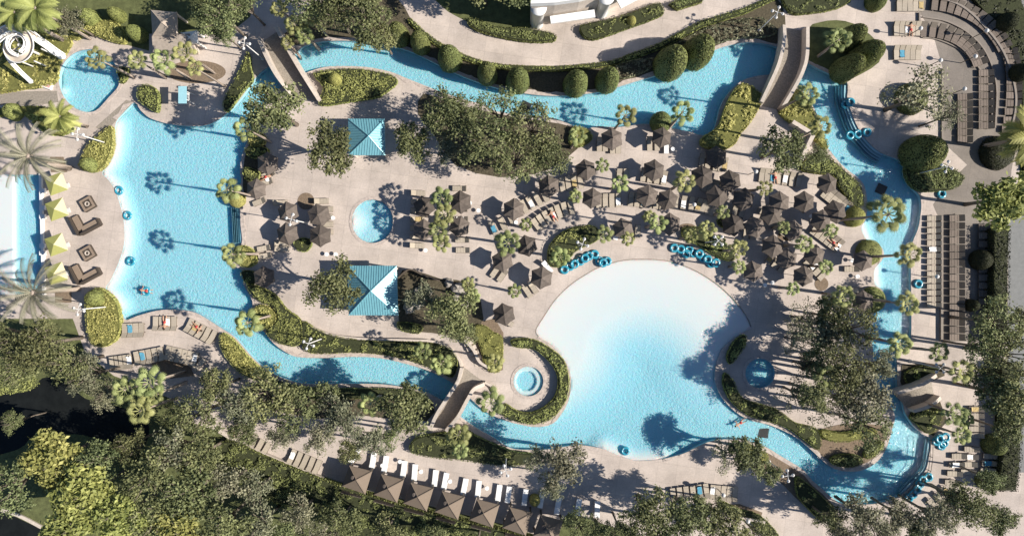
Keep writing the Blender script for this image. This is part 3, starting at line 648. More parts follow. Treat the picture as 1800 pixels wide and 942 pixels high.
domes('g', [(1500,63,20,4),(1527,94,23,4.5),(1494,117,22,4.5)], 'in the garden right of the northeast bridge', 'topiary in the northeast garden')
domes('g', [(1163,214,19,2.2)], 'between two palms on the lower river bank', 'topiary in the northeast garden', 'low round shrub')
domes('g', [(1543,0,17,2.5)], 'at the top edge left of the upper loungers', 'topiary in the northeast garden')
domes('h', [(155,30,15,2.5),(203,25,12,2.5),(238,58,14,3),(20,196,15,2)], 'around the lawn and slide at top left', 'round shrubs by the slide', 'round light green shrub')
domes('h', [(156,289,13,2.6)], 'at the tip of the upper golden hedge', 'shrubs by the golden hedges', 'round green shrub')
domes('h', [(166,524,16,2.6)], 'at the head of the lower golden hedge', 'shrubs by the golden hedges', 'round green shrub')
domes('y', [(589,140,12,2)], 'in the bed beside the northwest bridge', 'shrubs by the golden hedges', 'round golden shrub')
domes('y', [(1504,381,18,1.8)], 'at the bend of the right river', 'shrubs by the golden hedges', 'round golden shrub')
domes('y', [(415,350,15,1.2)], 'beside the pool palm at the stairs', 'shrubs by the golden hedges', 'low golden shrub')
domes('g', [(1629,268,33,4.2)], 'large and dark above the islet lamp', 'dark domes on the right')
domes('g', [(1606,172,28,2.2)], 'beneath the airy tree beside the terrace', 'dark domes on the right')
domes('d', [(1756,268,30,1.6)], 'beside the bright tree on the terrace', 'dark domes on the right', 'wide dark round shrub')
domes('d', [(1772,38,17,2.5),(1795,127,16,2.5)], 'on the dark bank beyond the curved terrace', 'dark domes on the right', 'dark oval shrub')
domes('d', [(1728,457,18,2),(1711,537,11,1.6)], 'between the terrace lounger columns and the hedge', 'dark domes on the right', 'dark round shrub')
domes('g', [(1751,783,18,2.5),(1739,847,16,2.5)], 'beside the dark hedge at lower right', 'dark domes on the right', 'oval clipped shrub')
domes('h', [(1529,444,23,1.0)], 'under the umbrella on the upper islet', 'islet shrubs', 'low round shrub')
domes('h', [(1535,527,23,1.0)], 'under the umbrella on the lower islet', 'islet shrubs', 'low round shrub')
domes('y', [(1110,37,9,1.5),(1075,42,7,1.2)][:1], 'in the bed in front of the building', 'shrubs by the building', 'small golden shrub')
domes('y', [(940,880,10,1.8)], 'between the last two cabanas', 'shrubs by the building', 'small golden shrub')
t = None

# ---- hedges and beds
def bed(name, pts, h, m, label=None, group=None, kind=None, dens=70, leaf=.085, lump=.35, cat='hedge', smooth=True, core=True):
    poly = smooth_closed(W(pts, h*.5), 3) if smooth else W(pts, h*.5)
    poly = ccw(poly); xs = [p[0] for p in poly]; ys = [p[1] for p in poly]; A = abs(area(poly)); n = int(min(26000, A*dens*1.0))
    X = []; Y = []; tot = 0
    while tot < n:
        x = rng.uniform(min(xs), max(xs), n*2); y = rng.uniform(min(ys), max(ys), n*2); k = inside(poly, x, y); X.append(x[k]); Y.append(y[k]); tot += k.sum()
    X = np.concatenate(X)[:n]; Y = np.concatenate(Y)[:n]; D = distline(poly, X, Y, True)
    nz = np.array([noise.noise((x*.9, y*.9, h))+.6*noise.noise((x*2.3, y*2.3, h+5)) for x, y in zip(X, Y)])
    edge = np.clip(D/.30, 0, 1)**.6; Z = h*edge*(1-lump*.5+lump*nz)+.05
    N = np.stack([nz*.0, nz*.0, np.ones(n)], 1)
    tint = .5+.45*nz
    fol = leaves('foliage', np.stack([X, Y, Z], 1), N, leaf, m, .42, 1.2, tint)
    # sides
    L = []; 
    for i in range(len(poly)):
        a = Vector(poly[i][:2]); b = Vector(poly[(i+1) % len(poly)][:2]); k = int((b-a).length*h*dens*.8); nn = Vector((b.y-a.y, a.x-b.x)).normalized()
        for _ in range(k): q = a.lerp(b, random.random()); L.append((q.x+nn.x*.03, q.y+nn.y*.03, random.uniform(0, h*.85), nn.x, nn.y))
    root = empty(name, (0, 0, 0), 0, label, cat if kind is None else cat, group)
    if kind: root['kind'] = kind
    link('foliage', fol, root)
    if L:
        L = np.array(L); link('side_foliage', leaves('side_foliage', L[:, :3], np.stack([L[:, 3], L[:, 4], np.full(len(L), .3)], 1), leaf, m, .5, 1.2), root)
    if core:
        hz = h*.72; ins = []
        nP = len(poly)
        for i in range(nP):
            a = Vector(poly[(i-1) % nP][:2]); b = Vector(poly[(i+1) % nP][:2]); tt = (b-a).normalized(); q = Vector(poly[i][:2])+Vector((-tt.y, tt.x))*.10; ins.append(q)
        tr = tessellate_polygon([[Vector((q.x, q.y, 0)) for q in ins]]); v = [(q.x, q.y, hz) for q in ins]+[(q[0], q[1], 0) for q in poly]
        f = [tuple(t_) for t_ in tr]+[(i, (i+1) % nP, nP+(i+1) % nP, nP+i) for i in range(nP)]
        link('core', mesh('core', v, f, M['yelcore'] if m in (YEL, BRI) else M['hedgecore']), root)
    # origin at the base centre
    cx = sum(xs)/len(xs); cy = sum(ys)/len(ys)
    root.location = (cx, cy, 0)
    for ch in root.children: ch.data.transform(Matrix.Translation((-cx, -cy, 0)))
    return root
bed('hedge', [(196,222),(199,240),(198,262),(190,283),(176,299),(150,300),(140,290),(148,270),(156,254),(178,235)], 1.0, YEL, 'long golden clipped hedge on the upper left pool beach')
bed('hedge', [(181,508),(203,527),(212,555),(212,580),(203,598),(183,609),(163,603),(154,578),(152,547),(153,520),(166,508)], 1.0, YEL, 'oval golden clipped hedge on the lower left pool beach')
bed('hedge', [(389,586),(409,596),(438,629),(457,647),(480,668),(455,668),(424,656),(403,633),(389,610)], 1.0, YEL, 'golden hedge strip at the mouth of the southern river')
bed('hedge', [(411,440),(425,432),(441,437),(451,450),(449,463),(434,470),(420,462)], 1.0, YEL, 'golden hedge lobe behind the third pool palm')
bed('hedge', [(446,545),(460,536),(475,542),(486,555),(480,570),(462,577),(449,568)], 1.0, YEL, 'golden hedge lobe behind the lowest pool palm')
bed('shrub', [(436,236),(452,232),(466,240),(464,252),(448,258),(438,252)], 1.0, YEL, 'small golden shrub mass at the foot of the uppermost pool palm', cat='shrub')
bed('shrub', [(432,262),(455,258),(472,264),(462,278),(440,276)], 1.1, HEDGE, 'low green shrub mass above the shoreline umbrella', cat='shrub')
bed('shrub', [(428,298),(440,296),(456,305),(452,316),(434,316)], 1.1, HEDGE, 'low green shrub mass between two shoreline umbrellas', cat='shrub')
bed('hedge', [(434,502),(449,502),(482,517),(503,543),(528,563),(530,600),(510,608),(482,597),(468,580),(488,562),(482,540),(462,532),(446,520)], 1.0, HEDGE, 'broad green hedge filling the bank above the southern river')
bed('hedge', [(532,566),(554,577),(589,590),(640,598),(700,600),(760,603),(785,609),(800,622),(804,640),(796,662),(780,657),(757,646),(717,632),(666,622),(615,619),(564,621),(534,612)], .9, HEDGE, 'long green hedge between the curved walk and southern river', lump=.7)
bed('hedge', [(566,186),(610,180),(661,172),(673,166),(698,146),(686,132),(640,123),(589,123),(552,131),(569,153),(563,176)], .9, HEDGE, 'green hedge bed right of the northwest bridge')
bed('hedge', [(436,92),(441,120),(444,142),(425,163),(400,197),(393,180),(407,152),(421,127)], .9, HEDGE, 'tapering hedge wedge left of the northwest bridge', lump=.6)
bed('hedge', [(1304,148),(1330,160),(1338,178),(1319,214),(1299,238),(1292,252),(1268,264),(1236,257),(1234,243),(1262,224),(1272,198),(1285,168)], 1.1, YEL, 'bright yellow green shrub bed left of the northeast bridge', lump=.8, leaf=.12)
bed('hedge', [(1399,156),(1419,178),(1432,205),(1444,232),(1455,256),(1448,262),(1432,245),(1400,222),(1372,200),(1378,182)], 1.0, YEL, 'bright yellow green shrub bed right of the northeast bridge', lump=.8, leaf=.12)
bed('hedge', [(1466,284),(1486,301),(1508,322),(1517,343),(1514,364),(1500,362),(1476,330),(1464,309),(1430,304),(1408,297),(1418,280),(1440,270)], 1.0, HEDGE, 'green hedge along the right river behind the loungers')
bed('hedge', [(898,601),(903,596),(924,595),(944,599),(970,614),(988,629),(995,643),(1000,669),(997,697),(984,720),(965,738),(937,745),(908,740),(882,726),(888,710),(908,722),(934,725),(957,715),(975,697),(981,674),(977,651),(959,628),(939,613),(908,610)], 1.1, HEDGE, 'ring shaped green hedge around the round spa deck')
bed('hedge', [(781,760),(815,755),(842,768),(898,792),(935,798),(925,816),(873,817),(822,809),(766,804),(728,796),(720,785),(735,768)], 1.0, DOME, 'dark green hedge bed below the southern river and its bridge', lump=.8)
bed('hedge', [(380,785),(410,775),(470,802),(570,842),(610,855),(700,884),(800,910),(900,935),(960,955),(700,965),(560,900),(450,872),(390,830)], 1.6, DOME, 'very long clipped hedge behind the brown cabanas', lump=.5, dens=60, leaf=.1)
bed('hedge', [(1274,655),(1289,669),(1297,689),(1309,702),(1342,712),(1370,722),(1398,743),(1437,755),(1440,790),(1408,768),(1381,750),(1350,740),(1325,733),(1304,722),(1283,702),(1271,676)], .9, HEDGE, 'green hedge along the island bank below the shaded spa', lump=.6)
bed('shrub', [(1290,600),(1308,588),(1312,602),(1298,624),(1284,640),(1278,626)], .9, HEDGE, 'green shrub strip at the top of the spa island', cat='shrub')
bed('shrub', [(1445,755),(1480,760),(1530,752),(1540,762),(1510,772),(1470,776),(1446,768)], .8, BRI, 'bright loose shrubs above the mulch on the river island', cat='shrub', lump=1.0)
bed('shrub', [(1530,785),(1548,775),(1552,785),(1540,800),(1525,806),(1518,798)], .8, HEDGE, 'small green shrub at the right end of the river island', cat='shrub')
bed('hedge', circle(1488,809,29,11,16), .9, DOME, 'oval clipped hedge at the tip of the river island')
bed('shrub', [(834,576),(850,572),(868,584),(882,592),(884,620),(880,650),(864,654),(852,640),(846,615)], .8, BRI, 'bright loose shrubs right of the curved stairs', cat='shrub', lump=1.1, dens=45)
bed('hedge', [(963,458),(966,432),(986,410),(1010,400),(1040,397),(1053,406),(1052,420),(1035,430),(1014,440),(1000,455),(985,468),(970,468)], .8, HEDGE, 'planted crescent bed above the left blue floats', lump=.8)
bed('shrub', [(1200,402),(1230,400),(1262,418),(1286,440),(1292,455),(1278,458),(1255,448),(1225,430),(1203,420)], .8, HEDGE, 'green shrub bed above the right blue floats', cat='shrub', lump=1.0)
bed('shrub', [(1310,778),(1335,790),(1350,800),(1345,815),(1322,800),(1300,792)], .8, BRI, 'bright shrubs on the bank below the big pool', cat='shrub', lump=1.0, dens=50)
bed('shrub', [(1400,838),(1422,852),(1440,868),(1458,886),(1470,900),(1455,915),(1440,912),(1420,893),(1402,870)], .9, HEDGE, 'green shrub bank along the lowest river bend', cat='shrub', lump=1.0)
bed('hedge', [(122,63),(132,51),(153,45),(178,38),(206,41),(219,60),(219,76),(199,74),(163,61),(148,60),(134,70)], .9, YEL, 'golden hedge terrace above the small round pool')
bed('groundcover', [(-40,25),(30,28),(80,30),(118,55),(126,75),(116,95),(104,115),(98,145),(60,154),(-40,156)], .45, YEL, kind='stuff', lump=.9, dens=55, leaf=.14, cat='ground cover', label='bright leafy ground cover around the white slide')
bed('groundcover', [(0,192),(40,188),(90,190),(130,205),(118,235),(80,234),(40,200),(0,205)], .5, BRI, kind='stuff', lump=.9, dens=50, leaf=.13, cat='ground cover', label='bright leafy ground cover below the boardwalk')
bed('hedge', [(247,152),(262,150),(276,160),(279,180),(276,197),(262,190),(246,178),(243,164)], 1.2, HEDGE, 'green clipped hedge between round pool and leisure pool')
bed('hedge', [(206,124),(214,118),(226,122),(222,140),(212,146)], .7, HEDGE, 'tiny hedge wedge at the right of the round pool')
strip = [(722,36),(745,57),(775,79),(820,101),(860,113),(900,118),(950,120),(1000,119),(1060,113),(1095,105)]
bed('hedge', [(x, y-3) for x, y in strip]+[(x-2, y+5) for x, y in strip[::-1]], .6, HEDGE, 'thin low hedge edging the curved walk below the building')
bed('hedge', [(1095,100),(1160,76),(1233,37),(1309,15),(1362,-8),(1366,-2),(1310,24),(1235,48),(1162,86),(1098,110)], .6, HEDGE, 'thin low hedge edging the walk toward the northeast lamp', smooth=False)
bed('hedge', [(822,37),(835,33),(860,44),(890,50),(925,50),(960,56),(977,63),(971,73),(930,74),(890,68),(850,58),(827,47)], .9, DOME, 'green hedge island at the left foot of the building')
bed('hedge', [(1020,48),(1045,40),(1090,30),(1140,12),(1158,6),(1167,20),(1158,30),(1110,48),(1060,66),(1040,70),(1025,64)], .9, DOME, 'green hedge island in front of the building', lump=.9)
bed('hedge', [(1176,8),(1225,-12),(1235,4),(1190,18)], .9, DOME, 'small hedge island at the top edge right of building', smooth=False)
bed('hedge', [(1380,-20),(1495,-20),(1492,3),(1468,16),(1430,23),(1388,22)], .9, DOME, 'large dark hedge bed above the northeast bridge', lump=.9)
bed('shrub', [(1180,84),(1215,64),(1240,52),(1290,38),(1340,34),(1364,58),(1330,66),(1290,68),(1252,78),(1225,72)], .9, OAKP, 'loose grey green shrubs left of the northeast bridge lamp', cat='shrub', lump=1.3, dens=40, leaf=.12, core=False)
bed('shrub', [(1082,118),(1110,108),(1150,104),(1140,122),(1105,136),(1086,134)], .9, OAKP, 'loose grey green shrubs between two big topiary domes', cat='shrub', lump=1.2, dens=45, leaf=.11, core=False)
for k_, (p_, l_) in enumerate((([(1262,386),(1280,384),(1292,392),(1284,402),(1266,398)],'small green shrub patch left of the packed umbrellas'),([(1378,398),(1396,394),(1404,402),(1392,412),(1380,408)],'small green shrub patch amid the packed umbrellas'),([(518,425),(536,418),(548,428),(538,442),(522,438)],'small green shrub patch below the left umbrella foursome'),([(424,478),(440,476),(452,482),(448,498),(432,497)],'small green shrub patch beside the lowest shoreline umbrella'),([(700,566),(740,572),(735,586),(705,580)],'low green shrubs below the larger teal pavilion'))):
    bed('shrub', p_, .7, HEDGE, l_, cat='shrub', lump=1.0, dens=70)
bed('hedge', [(1590,300),(1600,285),(1625,280),(1660,290),(1688,305),(1692,318),(1675,332),(1645,336),(1618,336),(1600,325)], 1.0, DOME, 'dark oval hedge islet around the lamp at right')
bed('hedge', [(1742,402),(1770,398),(1768,470),(1768,600),(1740,600),(1742,500)], 2.0, DARK, 'tall dark hedge between the terrace and the road', smooth=False)
bed('hedge', [(1755,640),(1788,640),(1790,800),(1782,860),(1752,860),(1760,760)], 2.0, DARK, 'tall dark hedge at lower right beside the road', smooth=False)
bed('groundcover', [(1672,-30),(1780,-30),(1820,60),(1830,300),(1800,300),(1794,150),(1778,90),(1745,40),(1710,0)], .6, DARK, kind='stuff', lump=.8, dens=45, leaf=.12, cat='ground cover', label='dark planting on the bank beyond the curved terrace', smooth=False)
bed('hedge', [(1010,222),(1035,230),(1040,245),(1020,258),(1000,250)], .9, BRI, 'bright shrub clump at the right end of the central grove', lump=.9)
bed('hedge', [(1338,640),(1365,600),(1420,600),(1440,640)][:0] or [(1592,655),(1625,642),(1655,645),(1640,655),(1600,675)], .7, HEDGE, 'green shrubs between right river and southeast bridge', lump=1)
bed('hedge', [(1600,730),(1640,712),(1655,735),(1634,762),(1612,746)], .7, HEDGE, 'green shrub wedge above the float stack', lump=1)
bed('hedge', [(466,672),(510,676),(560,682),(680,683),(740,692),(745,704),(660,700),(560,700),(480,694)], .8, DOME, 'low dark hedge on the outer bank of southern river', lump=1)
bed('groundcover', [(-60,640),(40,655),(70,670),(60,682),(30,690),(-60,698)], .12, HEDGE, kind='stuff', lump=.4, dens=40, leaf=.1, cat='grass', label='sunlit grass strip above the dark pond', core=False)
bed('hedge', [(1272,882),(1300,895),(1335,905),(1370,942),(1355,950),(1320,918),(1280,900)], .7, HEDGE, 'narrow hedge between the lower terrace walls', lump=.8)

# ---------------- bridges ----------------
def wall_run(name, line, w_, h0, h1, m, parent=None, arch=0):
    """wall along a polyline from z h0 to h1, rising with an arch"""
    L = smooth_open(line, 5) if len(line) > 2 else [Vector(p) for p in (Vector(line[0][:2]).lerp(Vector(line[1][:2]), k/12) for k in range(13))]
    n = len(L); v = []; f = []
    for i in range(n):
        a = L[max(i-1, 0)]; b = L[min(i+1, n-1)]; t = (Vector(b[:2])-Vector(a[:2])).normalized(); nn = Vector((-t.y, t.x))*w_/2; p = Vector(L[i][:2])
        z = arch*math.sin(PI*i/(n-1))
        v += [(p.x+nn.x, p.y+nn.y, h1+z), (p.x-nn.x, p.y-nn.y, h1+z), (p.x+nn.x, p.y+nn.y, h0+z if arch else h0), (p.x-nn.x, p.y-nn.y, h0+z if arch else h0)]
    for i in range(n-1):
        a = 4*i; b = a+4; f += [(a, a+1, b+1, b), (a+2, a, b, b+2), (a+1, a+3, b+3, b+1), (a+3, a+2, b+2, b+3)]
    f += [(0, 2, 3, 1), (4*n-4, 4*n-3, 4*n-1, 4*n-2)]
    return link(name, mesh(name, v, f, m), parent)
def bridge(label, left, right, arch=.9, ph=1.35, m=None, base=.05):
    z = 1.2; l2 = W(left, z); r2 = W(right, z)
    t = empty('footbridge', (0, 0, 0), 0, label, 'bridge')
    a = smooth_open(l2, 5) if len(l2) > 2 else [Vector(l2[0]).lerp(Vector(l2[1]), k/12) for k in range(13)]
    b = smooth_open(r2, 5) if len(r2) > 2 else [Vector(r2[0]).lerp(Vector(r2[1]), k/12) for k in range(13)]
    K = 14
    def samp(L, u): q = u*(len(L)-1); i = min(int(q), len(L)-2); return Vector(L[i]).lerp(Vector(L[i+1]), q-i)
    v = []; f = []
    for i in range(K+1):
        u = i/K; za = base+arch*math.sin(PI*u); p = samp(a, u); q = samp(b, u)
        v += [(p.x, p.y, za), (q.x, q.y, za), (p.x, p.y, za-.35 if 0 < i < K else za-.04), (q.x, q.y, za-.35 if 0 < i < K else za-.04)]
    for i in range(K): k = 4*i; f += [(k, k+1, k+5, k+4), (k+2, k+6, k+7, k+3), (k, k+4, k+6, k+2), (k+1, k+3, k+7, k+5)]
    link('bridge_deck', mesh('bridge_deck', v, f, M['wood']), t)
    wall_run('parapet', l2, .42, base-.3, base+ph, M['wallstone'], t, arch); wall_run('parapet', r2, .42, base-.3, base+ph, M['wallstone'], t, arch)
    cx = (v[0][0]+v[-1][0])/2; cy = (v[0][1]+v[-1][1])/2; t.location = (cx, cy, 0)
    for ch in t.children: ch.data.transform(Matrix.Translation((-cx, -cy, 0)))
    return t
bridge('stone footbridge crossing the river at upper left beside the big oak', [(455,68),(473,104),(492,138),(512,165)], [(485,48),(511,92),(536,134),(561,176)])
bridge('curved stone footbridge crossing the river at upper right', [(1378,45),(1374,75),(1364,115),(1350,150),(1338,180)], [(1419,48),(1414,100),(1405,130),(1392,158),(1375,190)])
bridge('stone footbridge crossing the southern river beside the round spa', [(812,646),(806,668),(792,690),(770,724),(757,752)], [(851,675),(834,682),(824,697),(806,730),(784,757)])
bridge('half shaded stone footbridge at lower right under the trees', [(1645,659),(1612,675),(1576,690)], [(1652,698),(1630,710),(1605,722)], arch=.6)
# low walls
def lowwall(label, pts, w_=.3, h=.6, m=None, name='low_wall'):
    L = W(pts, h); o = wall_run(name, L, w_, 0, h, m or M['wallstone'])
    c_ = L[len(L)//2]; o.data.transform(Matrix.Translation((-c_[0], -c_[1], 0))); o.location = (c_[0], c_[1], 0)
    return tag(o, label, 'wall')
lowwall('pale retaining wall above the long lower left hedge', [(385,757),(440,789),(500,815),(568,843)], .5, .6)
lowwall('pale kerb wall on the outside of the curved walk', [(540,572),(580,588),(640,596),(720,598),(760,600),(790,612),(806,630),(811,645)], .28, .5)
lowwall('pale curving wall beside the stair flight', [(812,592),(832,615),(842,635),(858,646)], .3, .8)
lowwall('dark fence line around the rock garden', [(699,489),(719,474),(745,484),(772,494)], .15, 1.4, M['frame'], 'fence')
lowwall('pale wall of the small enclosure by the right river, upper side', [(1394,214),(1430,236)], .5, 1.2)
lowwall('pale wall of the small enclosure by the right river, right side', [(1430,237),(1408,283)], .5, 1.2)
lowwall('pale kerb wall around the lower spa approach', [(852,672),(866,680),(873,692)], .3, .5)
lowwall('pale garden wall in the lower right, above the narrow hedge', [(1245,900),(1290,908),(1345,918)], .35, .6)
lowwall('long straight kerb between pool deck and upper grey terrace', [(1617,22),(1617,52)], .2, .25, M['terrkerb'])
lowwall('long kerb on the left edge of the upper grey terrace', [(1657,120),(1657,252)], .2, .25, M['terrkerb'])
lowwall('long kerb on the left edge of the lower grey terrace', [(1656,380),(1656,600)], .25, .35, M['terrkerb'])
lowwall('curved outer kerb wall of the grey terrace', [(1640,-8),(1690,10),(1730,45),(1765,92),(1784,150),(1786,190),(1778,228)], .25, .5, M['terrkerb'])
lowwall('curved middle kerb wall of the grey terrace', [(1622,66),(1650,70),(1690,88),(1718,115),(1742,160),(1744,225)], .15, .2, M['terrkerb'])
lowwall('curved inner kerb wall of the grey terrace', [(1622,30),(1665,38),(1705,60),(1735,95),(1752,150),(1750,225)], .15, .2, M['terrkerb'])
lowwall('white rim wall along the right side of the lap pool', [(70,305),(73,410),(76,518)], .3, .35, M['whitep'])
lowwall('pale curb at the round pool boardwalk', [(-40,188),(36,187)], .3, .4)
lowwall('thin pale path kerb across the bottom left corner', [(-20,890),(30,905),(75,928)], .4, .2)
# stair flight by curved walk
t = empty('garden_stairs', P(835, 620, z=0), 0, 'curved flight of pale garden steps above the spa bridge', 'stairs')
for k in range(6):
    a = P(812+k*4.5, 596+k*9); b = P(828+k*4.5, 590+k*9); q = (a+b)/2-t.location
    MB().box((q.x, q.y, .03+.05*(5-k)), ((b-a).length, .5, .06+.1*(5-k)), math.atan2((b-a).y, (b-a).x)).build('step', M['wallstone'], t)
# dark rail frame added in place of the steps' shade
t = empty('step_shade_rail', P(1630, 800, z=0), 0, 'dark rail frame standing in for the shade of the river steps at lower right', 'step_shade_rail')
pts = [P(x, y, z=1.0)-t.location for x, y in ((1632,772),(1631,800),(1628,824),(1610,846),(1588,868))]
for p in pts: MB().tube([(p.x, p.y, 0), (p.x, p.y, 1)], .04, 6).build('post', M['frame'], t)
for z in (1., .5): MB().tube([(p.x, p.y, z) for p in pts], .035, 6).build('rail', M['frame'], t)

# ---------------- buildings ----------------
def building():
    hgt = 6.5
    t = empty('hotel_wing', P(1010, 0, z=0), 0, 'beige hotel wing with white parapet and rounded corner piers at the top', 'building')
    b = [(932,44),(970,42),(1010,36),(1060,22),(1090,8),(1150,-30),(1150,-160),(932,-160)]
    L = ccw(W(b)); o = t.location
    def prism(name, L, z0, z1, m, par=None):
        n = len(L); v = [(p[0]-o.x, p[1]-o.y, z0) for p in L]+[(p[0]-o.x, p[1]-o.y, z1) for p in L]
        f = [tuple(range(n, 2*n))]+[(i, (i+1) % n, n+(i+1) % n, n+i) for i in range(n)]
        return link(name, mesh(name, v, f, m), par or t)
    prism('wall', L, 0, hgt, M['wallstone']); 
    c_ = Vector((sum(p[0] for p in L)/len(L), sum(p[1] for p in L)/len(L)))
    ins = [Vector(p)+(c_-Vector(p)).normalized()*.5 for p in L]
    prism('roof', ins, hgt-.1, hgt+.02, M['roofbeige'])
    n = len(L); v = []; f = []
    for q, r_ in zip(L, ins):
        out = Vector(q)-(Vector(r_)-Vector(q))*.3
        v += [(out.x-o.x, out.y-o.y, hgt-.3), (out.x-o.x, out.y-o.y, hgt+.6), (r_.x-o.x, r_.y-o.y, hgt+.6), (r_.x-o.x, r_.y-o.y, hgt+.02)]
    for i in range(n): a = 4*i; d = 4*((i+1) % n); f += [(a, d, d+1, a+1), (a+1, d+1, d+2, a+2), (a+2, d+2, d+3, a+3)]
    link('parapet', mesh('parapet', v, f, M['whitep']), t)
    for px, py in ((944,42),(1056,24)):
        q = P(px, py)-o; MB().lathe([(.75, 0), (.75, 5.0), (.95, 5.0), (.95, 5.4), (.02, 5.45)], 24, (q.x, q.y, 0)).build('corner_pier', M['whitep'], t, True)
    cn = [W([(962,40),(1035,32)])]
    a = P(965, 46)-o; b_ = P(1040, 35)-o; mid = (a+b_)/2; d = b_-a
    MB().box((mid.x, mid.y-.45, 3.2), (d.length, .9, .3), math.atan2(d.y, d.x)).build('canopy', M['whitep'], t)
    for k in range(5):
        q = a.lerp(b_, (k+.5)/5); MB().box((q.x, q.y+.2, 1.5), (.8, .25, 2.2), math.atan2(d.y, d.x)).build('window', M['glass'], t)
    a = P(1080, 16)-o; b_ = P(1130, -10)-o; mid = (a+b_)/2; d = b_-a
    MB().box((mid.x, mid.y-.6, 3.2), (d.length, 1.3, .3), math.atan2(d.y, d.x)).build('side_canopy', M['whitep'], t)
building()
def hip(name, corners, zeave, zap, apex, m, label, cat, seams=0, wallin=.6, wm=None, posts=True, ridge=None, overlay=None):
    cw_ = [P(x, y, zeave) for x, y in corners]; ap = P(apex[0], apex[1], zap); c_ = sum(cw_, Vector())/4
    t = empty(name, (c_.x, c_.y, 0), 0, label, cat); o = Vector((c_.x, c_.y, 0)); cw_ = [p-o for p in cw_]; ap = ap-o
    v = [tuple(p) for p in cw_]+[tuple(ap)]+[(p.x, p.y, p.z-.18) for p in cw_]
    rf = link('roof', mesh('roof', v, [(i, (i+1) % 4, 4) for i in range(4)]+[(5+i, 5+(i+1) % 4, (i+1) % 4, i) for i in range(4)]+[(5, 8, 7, 6)], m), t)
    if seams:
        mb = MB()
        for i in range(4):
            a = cw_[i]; b = cw_[(i+1) % 4]
            for k in range(1, seams):
                u = k/seams; p = a.lerp(b, u); mid = a.lerp(b, .5); sl = min(u, 1-u)*2; q = p+(ap-mid)*sl
                nn = (b-a).cross(ap-a).normalized(); nn = nn if nn.z > 0 else -nn
                mb.tube([p+nn*.02, q+nn*.02], .028, 4)
        mb.build('seam', M['tealseam'], rf)
    for i in range(4):
        MB().tube([cw_[i]+Vector((0, 0, .02)), ap+Vector((0, 0, .02))], .06, 5).build('hip_cap', m, rf)
    if posts:
        for p in cw_:
            q = p*.88; MB().box((q.x, q.y, zeave/2-.1), (.22, .22, zeave-.2), 0).build('post', wm or M['wallstone'], t)
    return t
M['tealseam'] = mat('roof_seam', (.13, .33, .40), .4, .05, 2, metal=.1, spec=.6)
hip('pavilion', [(612,209),(676,209),(677,273),(613,273)], 3, 4.25, (648,239), M['teal'], 'smaller teal metal roofed pavilion between two oaks', 'pavilion', 14)
hip('pavilion', [(611,467),(697,467),(700,554),(613,554)], 3, 4.65, (652,511), M['teal'], 'larger teal metal roofed pavilion beside the rock garden', 'pavilion', 20)
hip('garden_house', [(265,18),(311,22),(312,62),(268,64)], 3, 4.6, (284,40), M['roofbrown'], 'small brown hip roofed hut at the top left', 'hut', 0)
t = empty('snack_bar', P(300, 76, z=0), 0, 'flat beige roofed bar below the brown hip roofed hut', 'bar')
a = P(302, 76, 2.8)-t.location; MB().box((a.x, a.y, 2.8), (4.6, 1.9, .25), R(4)).build('roof', M['roofbrown'], t)
MB().box((a.x, a.y, 1.3), (4., 1.4, 2.6), R(4)).build('wall', M['wallstone'], t)
t = hip('tent', [(318,58),(346,54),(348,76),(322,78)], 2.3, 3.1, (334,66), M['white'], 'small white square tent beside the flat roofed bar', 'tent', 0, wm=M['metalw'])
cab = [(626,843),(682,858),(734,873),(789,888),(850,902),(908,916),(962,930)]
for i, (x, y) in enumerate(cab):
    d = lambda a, b: (x+a, y+b)
    t = hip('cabana', [d(-12,-25), d(28,-15), d(16,25), d(-25,11)], 2.2, 3.3, (x, y), M['tent'], f"brown pyramid roofed cabana, {ordw(i, 7, 'left')} in the bottom row", 'cabana', 0, wm=M['frame'])
    t['group'] = 'cabanas along the bottom'
    q = P(x-6, y-3, 3.2)-t.location; MB().lathe([(.26, 0), (.26, .22), (.02, .3)], 10, (q.x, q.y, 2.85)).build('vent_cap', M['umb'], t)
    q0 = P(x-20, y+13, 0)-t.location; q1 = P(x+14, y+22, 0)-t.location; dd = q1-q0
    MB().box(((q0+q1).x/2, (q0+q1).y/2, 1.05), (dd.length, .06, 2.1), math.atan2(dd.y, dd.x)).build('back_curtain', M['umb'], t)

